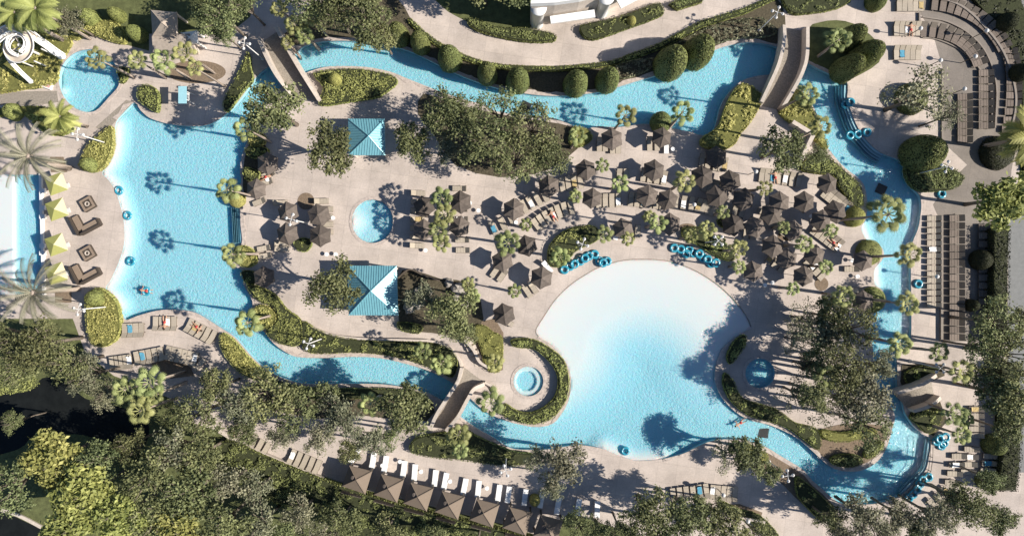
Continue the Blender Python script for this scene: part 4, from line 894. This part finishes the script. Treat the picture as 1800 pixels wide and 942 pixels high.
# ---------------- slide ----------------
def slide():
    c0 = P(43, 84, 3); t = empty('water_slide', (c0.x, c0.y, 0), 0, 'white spiral water slide in the planting at top left', 'water slide'); o = Vector((c0.x, c0.y, 0))
    def chute(name, pts, w_, m, lip=.4):
        v = []; f = []; K = 7; n = len(pts)
        for i, p in enumerate(pts):
            a = pts[max(i-1, 0)]; b = pts[min(i+1, n-1)]; d = (b-a); d.z = 0; d.normalize(); s = Vector((-d.y, d.x, 0))
            for k in range(K):
                u = -1+2*k/(K-1); v.append(tuple(p+s*u*w_/2+Vector((0, 0, lip*abs(u)**2.5))))
        for i in range(n-1):
            for k in range(K-1): f.append((i*K+k, i*K+k+1, (i+1)*K+k+1, (i+1)*K+k))
        ob = link(name, mesh(name, v, f, m, True), t)
        mb = MB()
        for k in (0, K-1): mb.tube([v[i*K+k] for i in range(n)], .07, 6)
        mb.build('rim', M['slide'], ob, True); return ob
    hel = []
    for k in range(60):
        a = R(165)-k/59*R(480); hel.append(Vector((1.72*math.cos(a), 1.72*math.sin(a), 5.0-k/59*2.4)))
    chute('spiral_chute', hel, .8, M['slidein'], .3)
    inner = [Vector((1.2*math.cos(R(a)), 1.2*math.sin(R(a)), 4.4-a*.002)) for a in range(-60, 271, 10)]
    chute('inner_chute', inner, .34, M['slide'], .15)
    chute('lower_chute', smooth_open([P(60,62,2.7)-o, P(72,72,2.4)-o, P(84,80,1.9)-o, P(100,92,1.2)-o, P(115,102,.5)-o], 6), .8, M['slide'])
    chute('side_chute', smooth_open([P(12,80,3.2)-o, P(17,103,2.6)-o, P(36,125,1.8)-o, P(58,146,1.0)-o], 6), .42, M['slide'], .25)
    chute('upper_chute', smooth_open([P(-30,90,4.6)-o, P(-4,74,4.5)-o, P(14,60,4.4)-o, P(32,55,4.3)-o], 6), .95, M['slide'])
    for k in range(0, 360, 60):
        MB().tube([(1.72*math.cos(R(k)), 1.72*math.sin(R(k)), 0), (1.72*math.cos(R(k)), 1.72*math.sin(R(k)), 2.5)], .09, 8).build('support_post', M['metalw'], t)
    MB().tube([(0, 0, 0), (0, 0, 4)], .16, 10).build('centre_post', M['metalw'], t)
    for k in range(4): MB().box((0.6*math.cos(R(30+90*k)), .6*math.sin(R(30+90*k)), 3.6), (1.3, .12, .15), R(30+90*k)).build('brace', M['wallstone'], t)
slide()
t = empty('splash_basin', P(83, 148, z=0), 0, 'tiny pale blue splash basin at the end of the slide', 'basin')
MB().box((0, 0, .15), (1.6, 1.1, .3), R(-20)).build('rim', M['whitep'], t); MB().box((0, 0, .3), (1.35, .85, .03), R(-20)).build('water_surface', M['floor'], t)

# ---------------- loungers ----------------
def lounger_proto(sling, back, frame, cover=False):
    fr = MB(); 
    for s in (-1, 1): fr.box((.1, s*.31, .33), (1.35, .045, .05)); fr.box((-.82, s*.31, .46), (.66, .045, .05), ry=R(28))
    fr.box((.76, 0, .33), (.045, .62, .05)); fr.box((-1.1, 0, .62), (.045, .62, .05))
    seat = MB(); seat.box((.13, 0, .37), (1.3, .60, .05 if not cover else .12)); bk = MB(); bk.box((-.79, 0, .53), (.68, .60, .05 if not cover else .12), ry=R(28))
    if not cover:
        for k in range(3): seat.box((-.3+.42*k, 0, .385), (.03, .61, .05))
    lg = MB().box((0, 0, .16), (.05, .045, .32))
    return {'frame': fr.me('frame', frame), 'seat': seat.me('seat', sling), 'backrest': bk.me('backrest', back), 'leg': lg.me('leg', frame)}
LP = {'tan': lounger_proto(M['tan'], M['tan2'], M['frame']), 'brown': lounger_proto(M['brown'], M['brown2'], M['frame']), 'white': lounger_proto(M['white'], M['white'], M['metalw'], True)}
NLG = [0]; TW = {}
M['towelb'] = mat('blue_towel', (.10, .32, .45), .95, .1, 8); M['towely'] = mat('striped_towel', (.55, .42, .20), .95, .3, 30)
TWN = [0]
def towel(x, y, rot, desc):
    k = TWN[0]; TWN[0] += 1; nm, mm = [('white', M['white']), ('blue', M['towelb']), ('white', M['white']), ('tan striped', M['towely'])][k % 4]
    mb = MB(); v = []; f = []; n = 7
    for i in range(n):
        for j in range(4): v.append(((i/(n-1)-.5)*random.uniform(.8, 1.05), (j/3-.5)*random.uniform(.5, .62), .415+.03*random.random()+(.12 if i == n-1 else 0)))
    v += [(a, b, c-.02) for a, b, c in v]
    q = n*4
    for i in range(n-1):
        for j in range(3): a = i*4+j; f += [(a, a+4, a+5, a+1), (q+a, q+a+1, q+a+5, q+a+4)]
    for i in range(n-1): a = i*4; f += [(a, q+a, q+a+4, a+4), (a+3, a+7, q+a+7, q+a+3)]
    o = mb.add(v, f).build('towel', mm, None, False, (x, y, 0.004)); o.rotation_euler = (0, 0, rot)
    tag(o, f'crumpled {nm} towel on a lounger {desc}', 'towel')
def lounger(kind, x, y, rot, label, group, sc=1.0):
    """rot: direction of the head end (world angle)"""
    t = empty('sun_lounger', (x, y, .004), rot+PI+random.uniform(-.04, .04), label, 'lounger', group); t.scale = (sc, sc*(1.36 if kind == 'brown' else 1.14 if kind == 'tan' else 1), 1)
    for k, me in LP[kind].items():
        if k != 'leg': link(k, me, t)
    for lx_ in (.62, -.5):
        for ly_ in (-.31, .31): link('leg', LP[kind]['leg'], t, (lx_, ly_, 0))
    NLG[0] += 1
def row(kind, a, b, n, head, desc, mid=None, sc=.92, group=None, skip=()):
    """head: 'L' or 'R' of the travel direction (in world), or an angle in degrees"""
    A, B = P(*a).to_2d(), P(*b).to_2d()
    if mid: Mi = P(*mid).to_2d(); ctl = 2*Mi-.5*(A+B)
    else: ctl = (A+B)/2
    vert = abs(b[1]-a[1]) > abs(b[0]-a[0]); end = 'top' if vert else 'left'
    rev = (b[1] < a[1]) if vert else (b[0] < a[0])
    nm = {'tan': 'tan lounger', 'brown': 'dark brown lounger', 'white': 'white cushioned lounger'}[kind]
    for i in range(n):
        u = i/(n-1) if n > 1 else .5
        p = (1-u)**2*A+2*u*(1-u)*ctl+u*u*B; tg = 2*(1-u)*(ctl-A)+2*u*(B-ctl)
        if isinstance(head, (int, float)): an = R(head)
        else: an = math.atan2(tg.y, tg.x)+(PI/2 if head == 'L' else -PI/2)
        if i in skip: continue
        k = n-1-i if rev else i
        lab = f"{nm}, {ordw(k, n, end)} {desc}" if n > 1 else f"{nm} {desc}"
        lounger(kind, p.x, p.y, an, lab, group or f"loungers {desc}", sc)
        if kind == 'tan' and n >= 3 and i == (n*7) % n + (len(desc) % n): towel(p.x, p.y, an+PI, desc)
row('tan', (922,366), (958,346), 4, 'L', 'in the short row by the leftmost arc umbrella')
row('tan', (868,403), (900,388), 3, 'L', 'in the trio beside the round palm')
row('tan', (944,397), (1004,367), 7, 'L', 'in the long arc above the crescent bed', (972,379))
row('tan', (988,327), (1020,322), 4, 'L', 'in the row right of the grove umbrella')
row('tan', (1052,356), (1086,355), 4, 'L', 'in the row right of the middle umbrella')
row('tan', (1108,353), (1163,359), 6, 'L', 'in the row under the paired middle umbrellas')
row('tan', (1186,358), (1214,361), 3, 'L', 'in the trio left of the small globe lamp')
row('tan', (1226,363), (1252,371), 4, 'L', 'in the row right of the small globe lamp')
row('tan', (1238,327), (1274,337), 5, 'L', 'in the row below the tall umbrella by palm')
row('tan', (1337,311), (1366,314), 4, 'L', 'in the upper row below the bridge foot oak')
row('tan', (1378,316), (1402,320), 3, 'L', 'in the trio beside the shaded corner umbrella')
row('tan', (1232,286), (1243,287), 2, 'L', 'in the pair left of the grove side umbrella')
row('tan', (1257,291), (1272,293), 3, 'L', 'in the trio below the grove side umbrella')
row('tan', (1141,256), (1154,256), 2, 'L', 'in the pair left of the river bank umbrella')
row('white', (1170,261), (1170,261), 1, 90, 'under the river bank umbrella, with towel')
row('tan', (1053,257), (1063,257), 2, 'L', 'in the left pair under the shaded bank umbrella')
row('tan', (1076,261), (1086,261), 2, 'L', 'in the right pair under the shaded bank umbrella')
row('tan', (1088,312), (1100,312), 2, 'L', 'in the pair beside the small central palm')
row('tan', (1130,310), (1166,316), 4, 'L', 'under the umbrella above the middle row')
row('tan', (1449,340), (1486,369), 6, 'L', 'in the slanted row beside the river hedge')
row('tan', (1430,404), (1470,434), 6, 'L', 'in the slanted row below the rightmost umbrella')
row('tan', (1352,454), (1374,470), 3, 'L', 'in the slanted trio above the lower umbrellas')
row('tan', (1420,459), (1444,484), 4, 'L', 'in the slanted row beside the lowest umbrella')
row('tan', (1365,396), (1392,415), 3, 'L', 'in the slanted trio between packed umbrellas')
row('tan', (1340,372), (1348,395), 2, 0, 'in the pair amid packed umbrellas')
row('tan', (1492,473), (1492,473), 1, 0, 'beside the upper islet umbrella, alone')
row('tan', (1500,510), (1500,510), 1, 0, 'left of the lower islet umbrella, alone')
row('tan', (1105,410), (1120,410), 2, 'L', 'in the pair below the crescent palm')
row('white', (1084,412), (1084,412), 1, 70, 'under the shaded umbrella by the crescent bed')
row('tan', (1290,372), (1302,376), 2, 'L', 'in the pair at the left of packed umbrellas')
row('tan', (1310,410), (1322,412), 2, 'L', 'in the pair under the shaded packed umbrella')
# right river bank double column and terrace columns
row('tan', (1636,384), (1636,536), 15, 0, 'in the column on the far river bank', sc=.86)
row('brown', (1676,384), (1676,592), 17, 0, 'in the inner column of the lower terrace')
row('brown', (1727,400), (1727,444), 4, 0, 'in the outer lower column above the round shrub')
row('brown', (1727,474), (1727,530), 5, 0, 'in the outer lower column below the round shrub')
row('brown', (1690,172), (1690,246), 7, 0, 'in the inner column of the upper terrace')
row('brown', (1727,130), (1727,222), 8, 0, 'in the middle column of the upper terrace')
row('brown', (1620,56), (1716,112), 10, 'L', 'in the inner arc of the curved terrace', (1682,72), sc=.95)
row('brown', (1768,92), (1768,228), 12, 0, 'in the outer column of the upper terrace', (1776,150), sc=.95)
row('brown', (1640,10), (1758,84), 12, 'L', 'in the outer arc of the curved terrace', (1711,33), sc=.95)
row('tan', (1578,12), (1616,12), 5, 'L', 'in the top row left of the terrace')
row('tan', (1573,55), (1611,55), 5, 'L', 'in the second row left of the terrace')
row('tan', (1573,97), (1611,97), 5, 'L', 'in the third row left of the terrace')
# around wading pool
row('tan', (497,357), (497,357), 1, 180, 'above the left pair of stair umbrellas')
row('tan', (569,354), (569,354), 1, 180, 'right of the mulch circle')
row('tan', (577,368), (577,408), 4, 180, 'in the short column left of the wading pool')
row('tan', (472,308), (468,322), 2, 20, 'in the pair by the upper shoreline umbrellas')
row('tan', (456,356), (456,356), 1, 20, 'below the second shoreline umbrella')
row('tan', (464,437), (466,450), 2, 10, 'in the pair right of the golden lobe')
row('tan', (500,428), (500,438), 2, 180, 'in the pair below the left stair umbrellas')
row('tan', (738,340), (736,432), 7, 180, 'in the column right of the wading pool')
row('tan', (806,332), (812,440), 7, 0, 'in the column right of the palm column')
row('tan', (870,478), (882,486), 2, 'L', 'in the lone pair below the round palm')
row('tan', (928,514), (938,507), 2, 'L', 'in the pair by the beach umbrella')
row('white', (963,471), (963,471), 1, 130, 'beside the left end of blue floats')
row('tan', (893,566), (893,566), 1, 150, 'beside the rock garden umbrella')
# lower left pool shore
row('tan', (222,578), (251,577), 4, 'R', 'in the row right of the oval golden hedge')
row('tan', (276,566), (308,566), 4, 'R', 'in the row at the foot of leisure pool')
row('tan', (336,569), (376,590), 5, 'R', 'in the slanted row by the southern river mouth')
row('tan', (200,636), (230,632), 5, 'R', 'in the left part of the lower shore row')
row('tan', (243,627), (285,619), 5, 'R', 'in the middle part of the lower shore row')
row('tan', (298,617), (345,628), 6, 'R', 'in the slanted end of the lower shore row')
row('tan', (355,638), (368,650), 2, 'R', 'in the pair after the lower shore row')
row('tan', (412,759), (448,772), 4, 'R', 'in the row above the pale retaining wall')
row('tan', (459,780), (470,786), 2, 'R', 'in the pair above the pale retaining wall')
row('tan', (516,798), (560,816), 5, 'R', 'in the row left of the first cabana')
whites = [(625,798),(656,805),(677.5,812),(710,821),(729,827),(765,837),(783,842),(817,852),(841,856),(877,863),(894,866),(923,871),(952,875),(981,886),(1017,888),(1050,892)]
for i, (x, y) in enumerate(whites):
    p = P(x, y, .4); lounger('white', p.x, p.y, R(-98+random.uniform(-4, 3)) if i else R(-120), f"white cushioned lounger, {ordw(i, 16, 'left')} in front of the cabanas", 'white loungers in front of the cabanas', 1.05)
row('tan', (1182,866), (1240,858), 6, 'R', 'in the left part of the bottom row')
row('tan', (1251,860), (1290,864), 5, 'R', 'in the right part of the bottom row')
row('tan', (1710,718), (1710,764), 5, 0, 'in the upper column of the lower right corner')
row('tan', (1702,788), (1696,828), 4, 0, 'in the lower column of the lower right corner')
row('tan', (1735,800), (1728,838), 4, 0, 'in the outer column of the lower right corner')
row('tan', (1680,800), (1668,846), 4, 0, 'in the inner column of the lower right corner')
row('tan', (1660,862), (1636,884), 3, 'L', 'in the slanted trio at the lower right corner')

# ---------------- umbrellas ----------------
def umb_protos():
    v = []; n = 6; rr = 1.5
    for k in range(n):
        a = 2*PI*k/n; v.append((rr*math.cos(a), rr*math.sin(a), 0))
    f = []; vv = list(v); vv.append((0, 0, .9)); 
    for k in range(n):   # slightly sagging panels
        a, b = Vector(v[k]), Vector(v[(k+1) % n]); m = (a+b)/2; mm = m*.94+Vector((0, 0, .06)); mid = m*.5+Vector((0, 0, .42)); vv += [tuple(mm), tuple(mid)]
    for k in range(n):
        m_ = 7+2*k; c_ = 8+2*k; b = (k+1) % n
        f += [(k, m_, c_), (m_, b, c_), (k, c_, 6), (c_, b, 6)]
    vv2 = [(x, y, z-.16) for x, y, z in vv[:6]]; base = len(vv); vv += vv2
    for k in range(n): vv.append((vv[7+2*k][0], vv[7+2*k][1], vv[7+2*k][2]-.16))
    for k in range(n): b = (k+1) % n; m_ = 7+2*k; f += [(k, base+k, base+6+k, m_), (m_, base+6+k, base+b, b)]
    can = mesh('canopy', vv, f, M['umb'])
    pole = MB().tube([(0, 0, 0), (0, 0, 2.75)], .035, 8).me('pole', M['frame'], True)
    bs = MB().lathe([(.32, 0), (.32, .08), (.05, .12), (.05, .25)], 14).me('base', M['frame'], True)
    rb = MB()
    for k in range(6): a = 2*PI*k/6; rb.tube([(1.48*math.cos(a), 1.48*math.sin(a), -.03), (0, 0, .82)], .018, 4)
    fin = MB().lathe([(.09, -.02), (.06, .06), (.01, .12)], 8).me('finial', M['frame'], True)
    return can, pole, bs, rb.me('ribs', M['frame']), fin
UP = umb_protos()
def umbrella(px, py, label, group):
    t = empty('patio_umbrella', P(px, py, 2.3, z=0), R(30+random.uniform(-15, 15)), label, 'umbrella', group)
    o = link('canopy', UP[0], t, (0, 0, 2.0)); s = random.uniform(.88, 1.0); o.scale = (s, s, 1)
    o.rotation_euler = (random.uniform(-.09, .09), random.uniform(-.09, .09), 0)
    link('finial', UP[4], t, (0, 0, 2.9)); link('pole', UP[1], t); link('base', UP[2], t); link('ribs', UP[3], o)
def umbs(items, desc, group='brown hexagonal umbrellas', end='left'):
    items = sorted(items, key=lambda q: q[0] if end == 'left' else q[1]); n = len(items)
    for i, (x, y) in enumerate(items): umbrella(x, y, f"brown hexagonal umbrella, {ordw(i, n, end)} {desc}" if n > 1 else f"brown hexagonal umbrella {desc}", group)
umbs([(469,287),(449,332),(463,487)], 'along the leisure pool shore', end='top')
umbs([(505,373),(504,411)], 'in the left pair near the pool stairs', end='top')
umbs([(560,378),(562,414)], 'in the right pair left of wading pool', end='top')
umbs([(745,363),(744,404)], 'right of the wading pool', end='top')
umbs([(809,355),(807,398)], 'right of the palm column', end='top')
umbs([(903,368),(965,327),(1030,298)], 'climbing toward the grove edge')
umbs([(1041,348),(1150,299),(1138,344),(1174,351),(1235,310)], 'in the middle rows')
umbs([(1076,244),(1164,241),(1260,276)], 'along the upper island walk')
umbs([(926,432),(883,459),(952,488),(886,553)], 'left of the big pool beach', end='top')
umbs([(1096,402),(1178,394)], 'above the big pool floats')
umbs([(1308,350),(1371,355),(1415,355),(1456,322)], 'in the top row of the packed group')
umbs([(1328,399),(1357,376),(1445,387)], 'in the second row of the packed group')
umbs([(1360,433),(1433,448),(1325,477),(1414,485),(1385,455)][:4], 'in the lower rows of the packed group')
umbs([(1262,345),(1285,318),(1395,405),(1470,372),(1384,455),(1290,395)], 'squeezed between lounger rows of the packed group')
umbs([(1519,458)], 'on the upper islet by the right river')
umbs([(1519,530)], 'on the lower islet by the right river')

# ---------------- lamps ----------------
def lamp(px, py, label, h=6.0):
    t = empty('street_lamp', P(px, py, h, z=0), 0, label, 'lamp post', 'four headed white lamps')
    MB().tube([(0, 0, 0), (0, 0, .4), (0, 0, h)], [.10, .07, .05], 10).build('pole', M['metalw'], t, True)
    MB().lathe([(.24, 0), (.24, .12), (.1, .3)], 14).build('base', M['metalw'], t, True)
    rot = random.uniform(0, 1.5)
    for k in range(4):
        a = rot+k*PI/2; q = (math.cos(a)*.62, math.sin(a)*.62)
        arm = MB().tube([(0, 0, h-.05), (q[0]*.6, q[1]*.6, h+.08), (*q, h)], .035, 6).build('arm', M['metalw'], t, True)
        MB().lathe([(.05, .10), (.12, .07), (.19, -.02), (.18, -.1), (.02, -.14)], 14, (*q, h)).build('lamp_head', M['metalw'], arm, True)
for px, py, l in [(1367,22,'beside the top end of the northeast bridge'),(1665,293,'on the dark hedge islet at right'),(136,236,'by the upper golden hedge'),(138,544,'by the lower golden hedge'),(429,76,'left of the northwest bridge'),(512,386,'among the umbrellas near the pool stairs'),(542,604,'in the hedge above the southern river'),(889,827,'above the cabana loungers'),(1024,429,'beside the left blue floats'),(1653,647,'above the lower right bridge'),(1385,836,'on the bank of the lowest river bend'),(1263,423,'above the right blue floats'),(1203,26,'x')][:12]:
    lamp(px, py, 'white lamp post with four heads '+l)
def globe(px, py, label, h=2.6):
    t = empty('globe_lamp', P(px, py, h, z=0), 0, label, 'globe lamp', 'small globe lamps')
    MB().tube([(0, 0, 0), (0, 0, h)], .05, 8).build('pole', M['frame'], t, True); MB().ball((0, 0, h+.15), .26, 14, 8).build('globe', M['metalw'], t, True)
for px, py, l in [(1328,302,'left of the upper lounger row below the oak'),(1220,360,'between two lounger rows in the middle'),(1271,869,'over the bottom lounger row'),(1617,51,'at the inner end of the terrace arcs'),(1652,107,'above the airy tree'),(1646,486,'beside the far bank loungers'),(1245,903,'on the lower garden wall, left'),(1314,915,'on the lower garden wall, right'),(1694,157,'beside the inner terrace column'),(1713,100,'between the terrace arcs'),(1733,55,'on the outer terrace arc')]:
    globe(px, py, 'small white globe lamp '+l)

# ---------------- floats ----------------
RG = MB().torus((0, 0, 0), .42, .17, 24, 10, .85).me('ring', M['ring'], True)
HN = MB()
for k in (0,): a = .6; HN.tube([(.36*math.cos(a-.3), .36*math.sin(a-.3), .13), (.42*math.cos(a), .42*math.sin(a), .2), (.36*math.cos(a+.3), .36*math.sin(a+.3), .13)], .025, 5)
HN = HN.me('handle', M['white'])
RNG = [0]
def ring(px, py, z, label, group, tilt=0):
    t = empty('swim_ring', P(px, py, z), random.uniform(0, 6), label, 'swim ring', group)
    t.rotation_euler = (tilt, 0, random.uniform(0, 6)); link('ring', RG, t); link('handle', HN, t); h2 = link('handle', HN, t); h2.rotation_euler = (0, 0, PI)
def rings(items, desc, group, z=.16, tilt=0.1):
    items = sorted(items); n = len(items)
    for i, q in enumerate(items):
        ring(q[0], q[1], q[2] if len(q) > 2 else z, f"blue swim ring, {ordw(i, n, 'left')} {desc}" if n > 1 else f"blue swim ring {desc}", group, random.uniform(-tilt, tilt))
rings([(992,474),(1002,468),(1010,464,.42),(1020,459),(1028,454,.42),(1035,450),(1045,447),(1054,459),(1060,462,.42),(1067,459)], 'in the left heap above the big pool', 'rings in the left heap')
rings([(1185,436),(1196,438),(1211,439),(1219,445),(1229,446,.42),(1236,453),(1244,456,.42),(1250,463),(1258,462,.42),(1206,446)], 'in the right heap above the big pool', 'rings in the right heap')
rings([(1646,775),(1652,771,.42),(1659,778),(1662,768,.42),(1655,783)], 'in the heap beside the lower right steps', 'rings by the railing')
rings([(1598,874),(1605,868),(1617,850),(1622,843,.4),(1632,838),(1612,860)], 'in the heap below the lower right river end', 'rings by the lower end')
rings([(1495,180)], 'on the deck at the top river stairs', 'single rings')
rings([(1486,184)], 'straddling the edge at the top river stairs', 'single rings', -.02)
rings([(1524,233)], 'on the deck at the middle river stairs', 'single rings')
rings([(1508,236),(1494,238)], 'floating at the middle river stairs', 'single rings', -.0)
rings([(1655,341)], 'on the deck below the dark islet hedge', 'single rings')
rings([(1614,499)], 'alone on the far bank below the lounger column', 'single rings')
rings([(209,335),(224,379),(230,459)], 'floating near the left pool beach', 'floating rings', .0)
rings([(1099,792)], 'floating at the south tip of the big pool', 'floating rings', .0)
rings([(937+0,0)][:0], '', '')

# ---------------- seating west ----------------
for i, (cy_, wd) in enumerate(((359, 'upper'), (445, 'lower'))):
    t = empty('fire_table', P(157, cy_, z=0), R(30), f'square brown wicker fire table of the {wd} lounge set', 'table')
    MB().box((0, 0, .22), (1.55, 1.55, .44)).build('table_body', M['sofa'], t)
    m = MB()
    for sx, sy, a, b in ((0, .62, 1.5, .26), (0, -.62, 1.5, .26), (.62, 0, .26, .98), (-.62, 0, .26, .98)): m.box((sx, sy, .46), (a, b, .05))
    m.build('table_top', M['cushion'], t); MB().lathe([(.3, .44), (.3, .5), (.2, .5), (.18, .44)], 16).build('burner', M['wallstone'], t)
    t = empty('corner_sofa', P(152, cy_+31, z=0), R(28), f'L shaped dark wicker sofa of the {wd} lounge set', 'sofa')
    for nm, hh, m_, q in (('base', .3, M['sofa'], 0), ('seat_cushion', .16, M['cushion'], .3)):
        mm = MB(); s = 0 if nm == 'base' else .08
        mm.box((.35, -.75, q+hh/2), (2.3-2*s, .85-s*2, hh)); mm.box((-.85+.02, .25, q+hh/2+.002), (.85-2*s, 1.95-s*2, hh)); mm.build(nm, m_, t)
    mm = MB(); mm.box((.2, -1.25, .35), (2.7, .22, .7)); mm.box((-1.38, .03, .352), (.22, 2.5, .7)); mm.box((1.6, -.85, .3), (.22, .9, .6)); mm.build('backrest', M['sofa'], t)
limes = [(97,323),(98,368),(97,430),(97,481)]
for i, (x, y) in enumerate(limes):
    t = empty('shade_umbrella', P(x, y, 2.3, z=0), R(20), f"lime green square umbrella, {ordw(i, 4, 'top')} beside the lap pool", 'umbrella', 'lime umbrellas beside the lap pool')
    s = 1.15; v = [(s, s, 0), (-s, s, 0), (-s, -s, 0), (s, -s, 0), (0, 0, .5)]
    me = mesh('canopy', v, [(0, 1, 4), (1, 2, 4), (2, 3, 4), (3, 0, 4)], [M['lime'], M['limepale']])
    for k, p_ in enumerate(me.polygons): p_.material_index = 1 if k in (3,) else 0
    link('canopy', me, t, (0, 0, 2.1)); MB().tube([(0, 0, 0), (0, 0, 2.6)], .04, 8).build('pole', M['metalw'], t); MB().box((0, 0, .05), (.6, .6, .1)).build('base', M['metalw'], t)
for i, (x, y) in enumerate(((78,336),(78,366),(78,381),(78,432),(78,445),(78,487))):
    t = empty('lounge_chair', P(x, y, z=0), R(0), f"low white lounge chair, {ordw(i, 6, 'top')} along the lap pool rim", 'chair', 'white chairs along the lap pool')
    MB().box((0, 0, .3), (.8, .55, .12)).build('seat', M['white'], t); MB().box((.42, 0, .5), (.1, .55, .5), ry=R(15)).build('backrest', M['white'], t)
    [MB().box((sx*.33, sy*.22, .12), (.05, .05, .24)).build('leg', M['metalw'], t) for sx in (-1, 1) for sy in (-1, 1)]
# side tables
tabs = [(470,316),(585,383),(590,447),(748,440),(826,357),(841,370),(908,382),(907,391),(1183,262),(1093,418),(1170,364),(1427,380),(1330,470),(1499,458),(574,447),(1345,501),(1358,497),(672,818),(703,811),(740,829),(791,846),(856,858),(1508,486)]
for i, (x, y) in enumerate(sorted(tabs)):
    t = empty('side_table', P(x, y, .5, z=0), random.uniform(0, 1), f"small round white side table, {ORD[i] if i < 20 else ['twenty first','twenty second','twenty third','twenty fourth'][i-20]} from the left among the loungers", 'table', 'small white side tables')
    MB().lathe([(.02, .5), (.26, .5), (.26, .46), (.02, .46)], 14).build('table_top', M['white'], t); MB().tube([(0, 0, 0), (0, 0, .46)], .04, 6).build('leg', M['metalw'], t); MB().lathe([(.18, 0), (.18, .03), (.02, .05)], 12).build('foot', M['metalw'], t)
# lifeguard stand
t = empty('lifeguard_chair', P(337, 176, z=0), 0, 'tall lifeguard chair with a blue canopy above the pool', 'lifeguard chair')
for sx in (-1, 1):
    for sy in (-1, 1): MB().tube([(sx*.5, sy*.6, 0), (sx*.38, sy*.5, 2)], .05, 6).build('leg', M['metalw'], t)
MB().box((0, 0, 1.5), (.8, 1., .1)).build('seat', M['metalw'], t); MB().box((.05, 0, 2.5), (1.0, 2.1, .06)).build('canopy', M['guard'], t)
for sy in (-1, 1): MB().tube([(.3, sy*.5, 1.5), (.3, sy*.5, 2.5)], .03, 6).build('canopy_post', M['metalw'], t)
# boulders of the rock garden
for k in range(16):
    x, y = random.choice([(733,505),(745,520),(728,528),(806,515),(812,530),(720,545),(790,505)]); x += random.uniform(-12, 12); y += random.uniform(-9, 9); r_ = random.uniform(.35, .85)
    mb = MB(); mb.ball((0, 0, 0), r_, 12, 8, .7); mb.v = [tuple(Vector(q)*(1+.45*noise.noise(Vector(q)*1.7/r_+Vector((k*9, 0, 0))))) for q in mb.v]
    tag(mb.build('boulder', M['rock'], None, False, P(x, y, z=r_*.35)), 'pale rounded boulder in the rock garden beside the larger pavilion', 'rock', 'boulders of the rock garden')
# sheds of umbrellas: people
def person(px, py, rot, label, pose='float', z=0.0, swim='swim'):
    V = [(0, 0, 0), (0, .26, .03), (0, .50, .05), (0, .62, .07), (0, .76, .10), (-.19, .49, .05), (-.42, .40, .02), (-.62, .55, .03), (.19, .49, .05), (.42, .40, .02), (.62, .55, .03), (-.11, -.06, 0), (-.16, -.48, -.02), (-.20, -.90, -.08), (.11, -.06, 0), (.2, -.46, .0), (.22, -.88, -.06)]
    E = [(0, 1), (1, 2), (2, 3), (3, 4), (2, 5), (5, 6), (6, 7), (2, 8), (8, 9), (9, 10), (0, 11), (11, 12), (12, 13), (0, 14), (14, 15), (15, 16)]
    Rr = [.15, .14, .15, .065, .10, .07, .05, .035, .07, .05, .035, .10, .075, .045, .10, .075, .045]
    me = bpy.data.meshes.new('person'); me.from_pydata(V, E, []); o = bpy.data.objects.new('person', me); C.objects.link(o)
    sk = o.modifiers.new('s', 'SKIN'); o.modifiers.new('b', 'SUBSURF').levels = 1
    for i, q in enumerate(me.skin_vertices[0].data): q.radius = (Rr[i], Rr[i]*.8); q.use_root = (i == 0)
    me.materials.append(M['skin'])
    dg = bpy.context.evaluated_depsgraph_get(); m2 = bpy.data.meshes.new_from_object(o.evaluated_get(dg)); bpy.data.objects.remove(o)
    o = link('person', m2, None, P(px, py, z=z)); o.rotation_euler = (0, 0, rot); tag(o, label, 'person')
    MB().ball((0, .80, .14), .125, 12, 8, .8).build('hair', M['hair'], o, True)
    MB().ball((0, -.02, .02), .19, 12, 8, .75).build('swimwear', M[swim], o, True)
person(1302, 743, R(120), 'person floating on their back where the river leaves the big pool', z=-.05)
person(257, 511, R(80), 'person in red swimwear floating near the foot of the leisure pool', z=.02)
rings([(257,512)], 'under the floating person near the pool foot', 'floating rings', -.02)
for x_, y_, a_, l_ in ((349,574,-35,'person sunbathing in the slanted row by the southern river mouth'),(293,566,-90,'person sunbathing in the row at the foot of the leisure pool'),(1462,427,-45,'person sunbathing in the slanted row below the rightmost umbrella'),(972,381,120,'person sunbathing in the long arc above the crescent bed'),(1360,313,95,'person sunbathing in the row below the bridge foot oak'),(1597,55,90,'person sunbathing in the second row left of the terrace')):
    person(x_, y_, R(a_-90), l_, z=.52)
person(470, 312, R(-70), 'person lying on a lounger by the upper shoreline umbrellas', z=.5)
print('loungers', NLG[0], 'objects', len(bpy.data.objects))
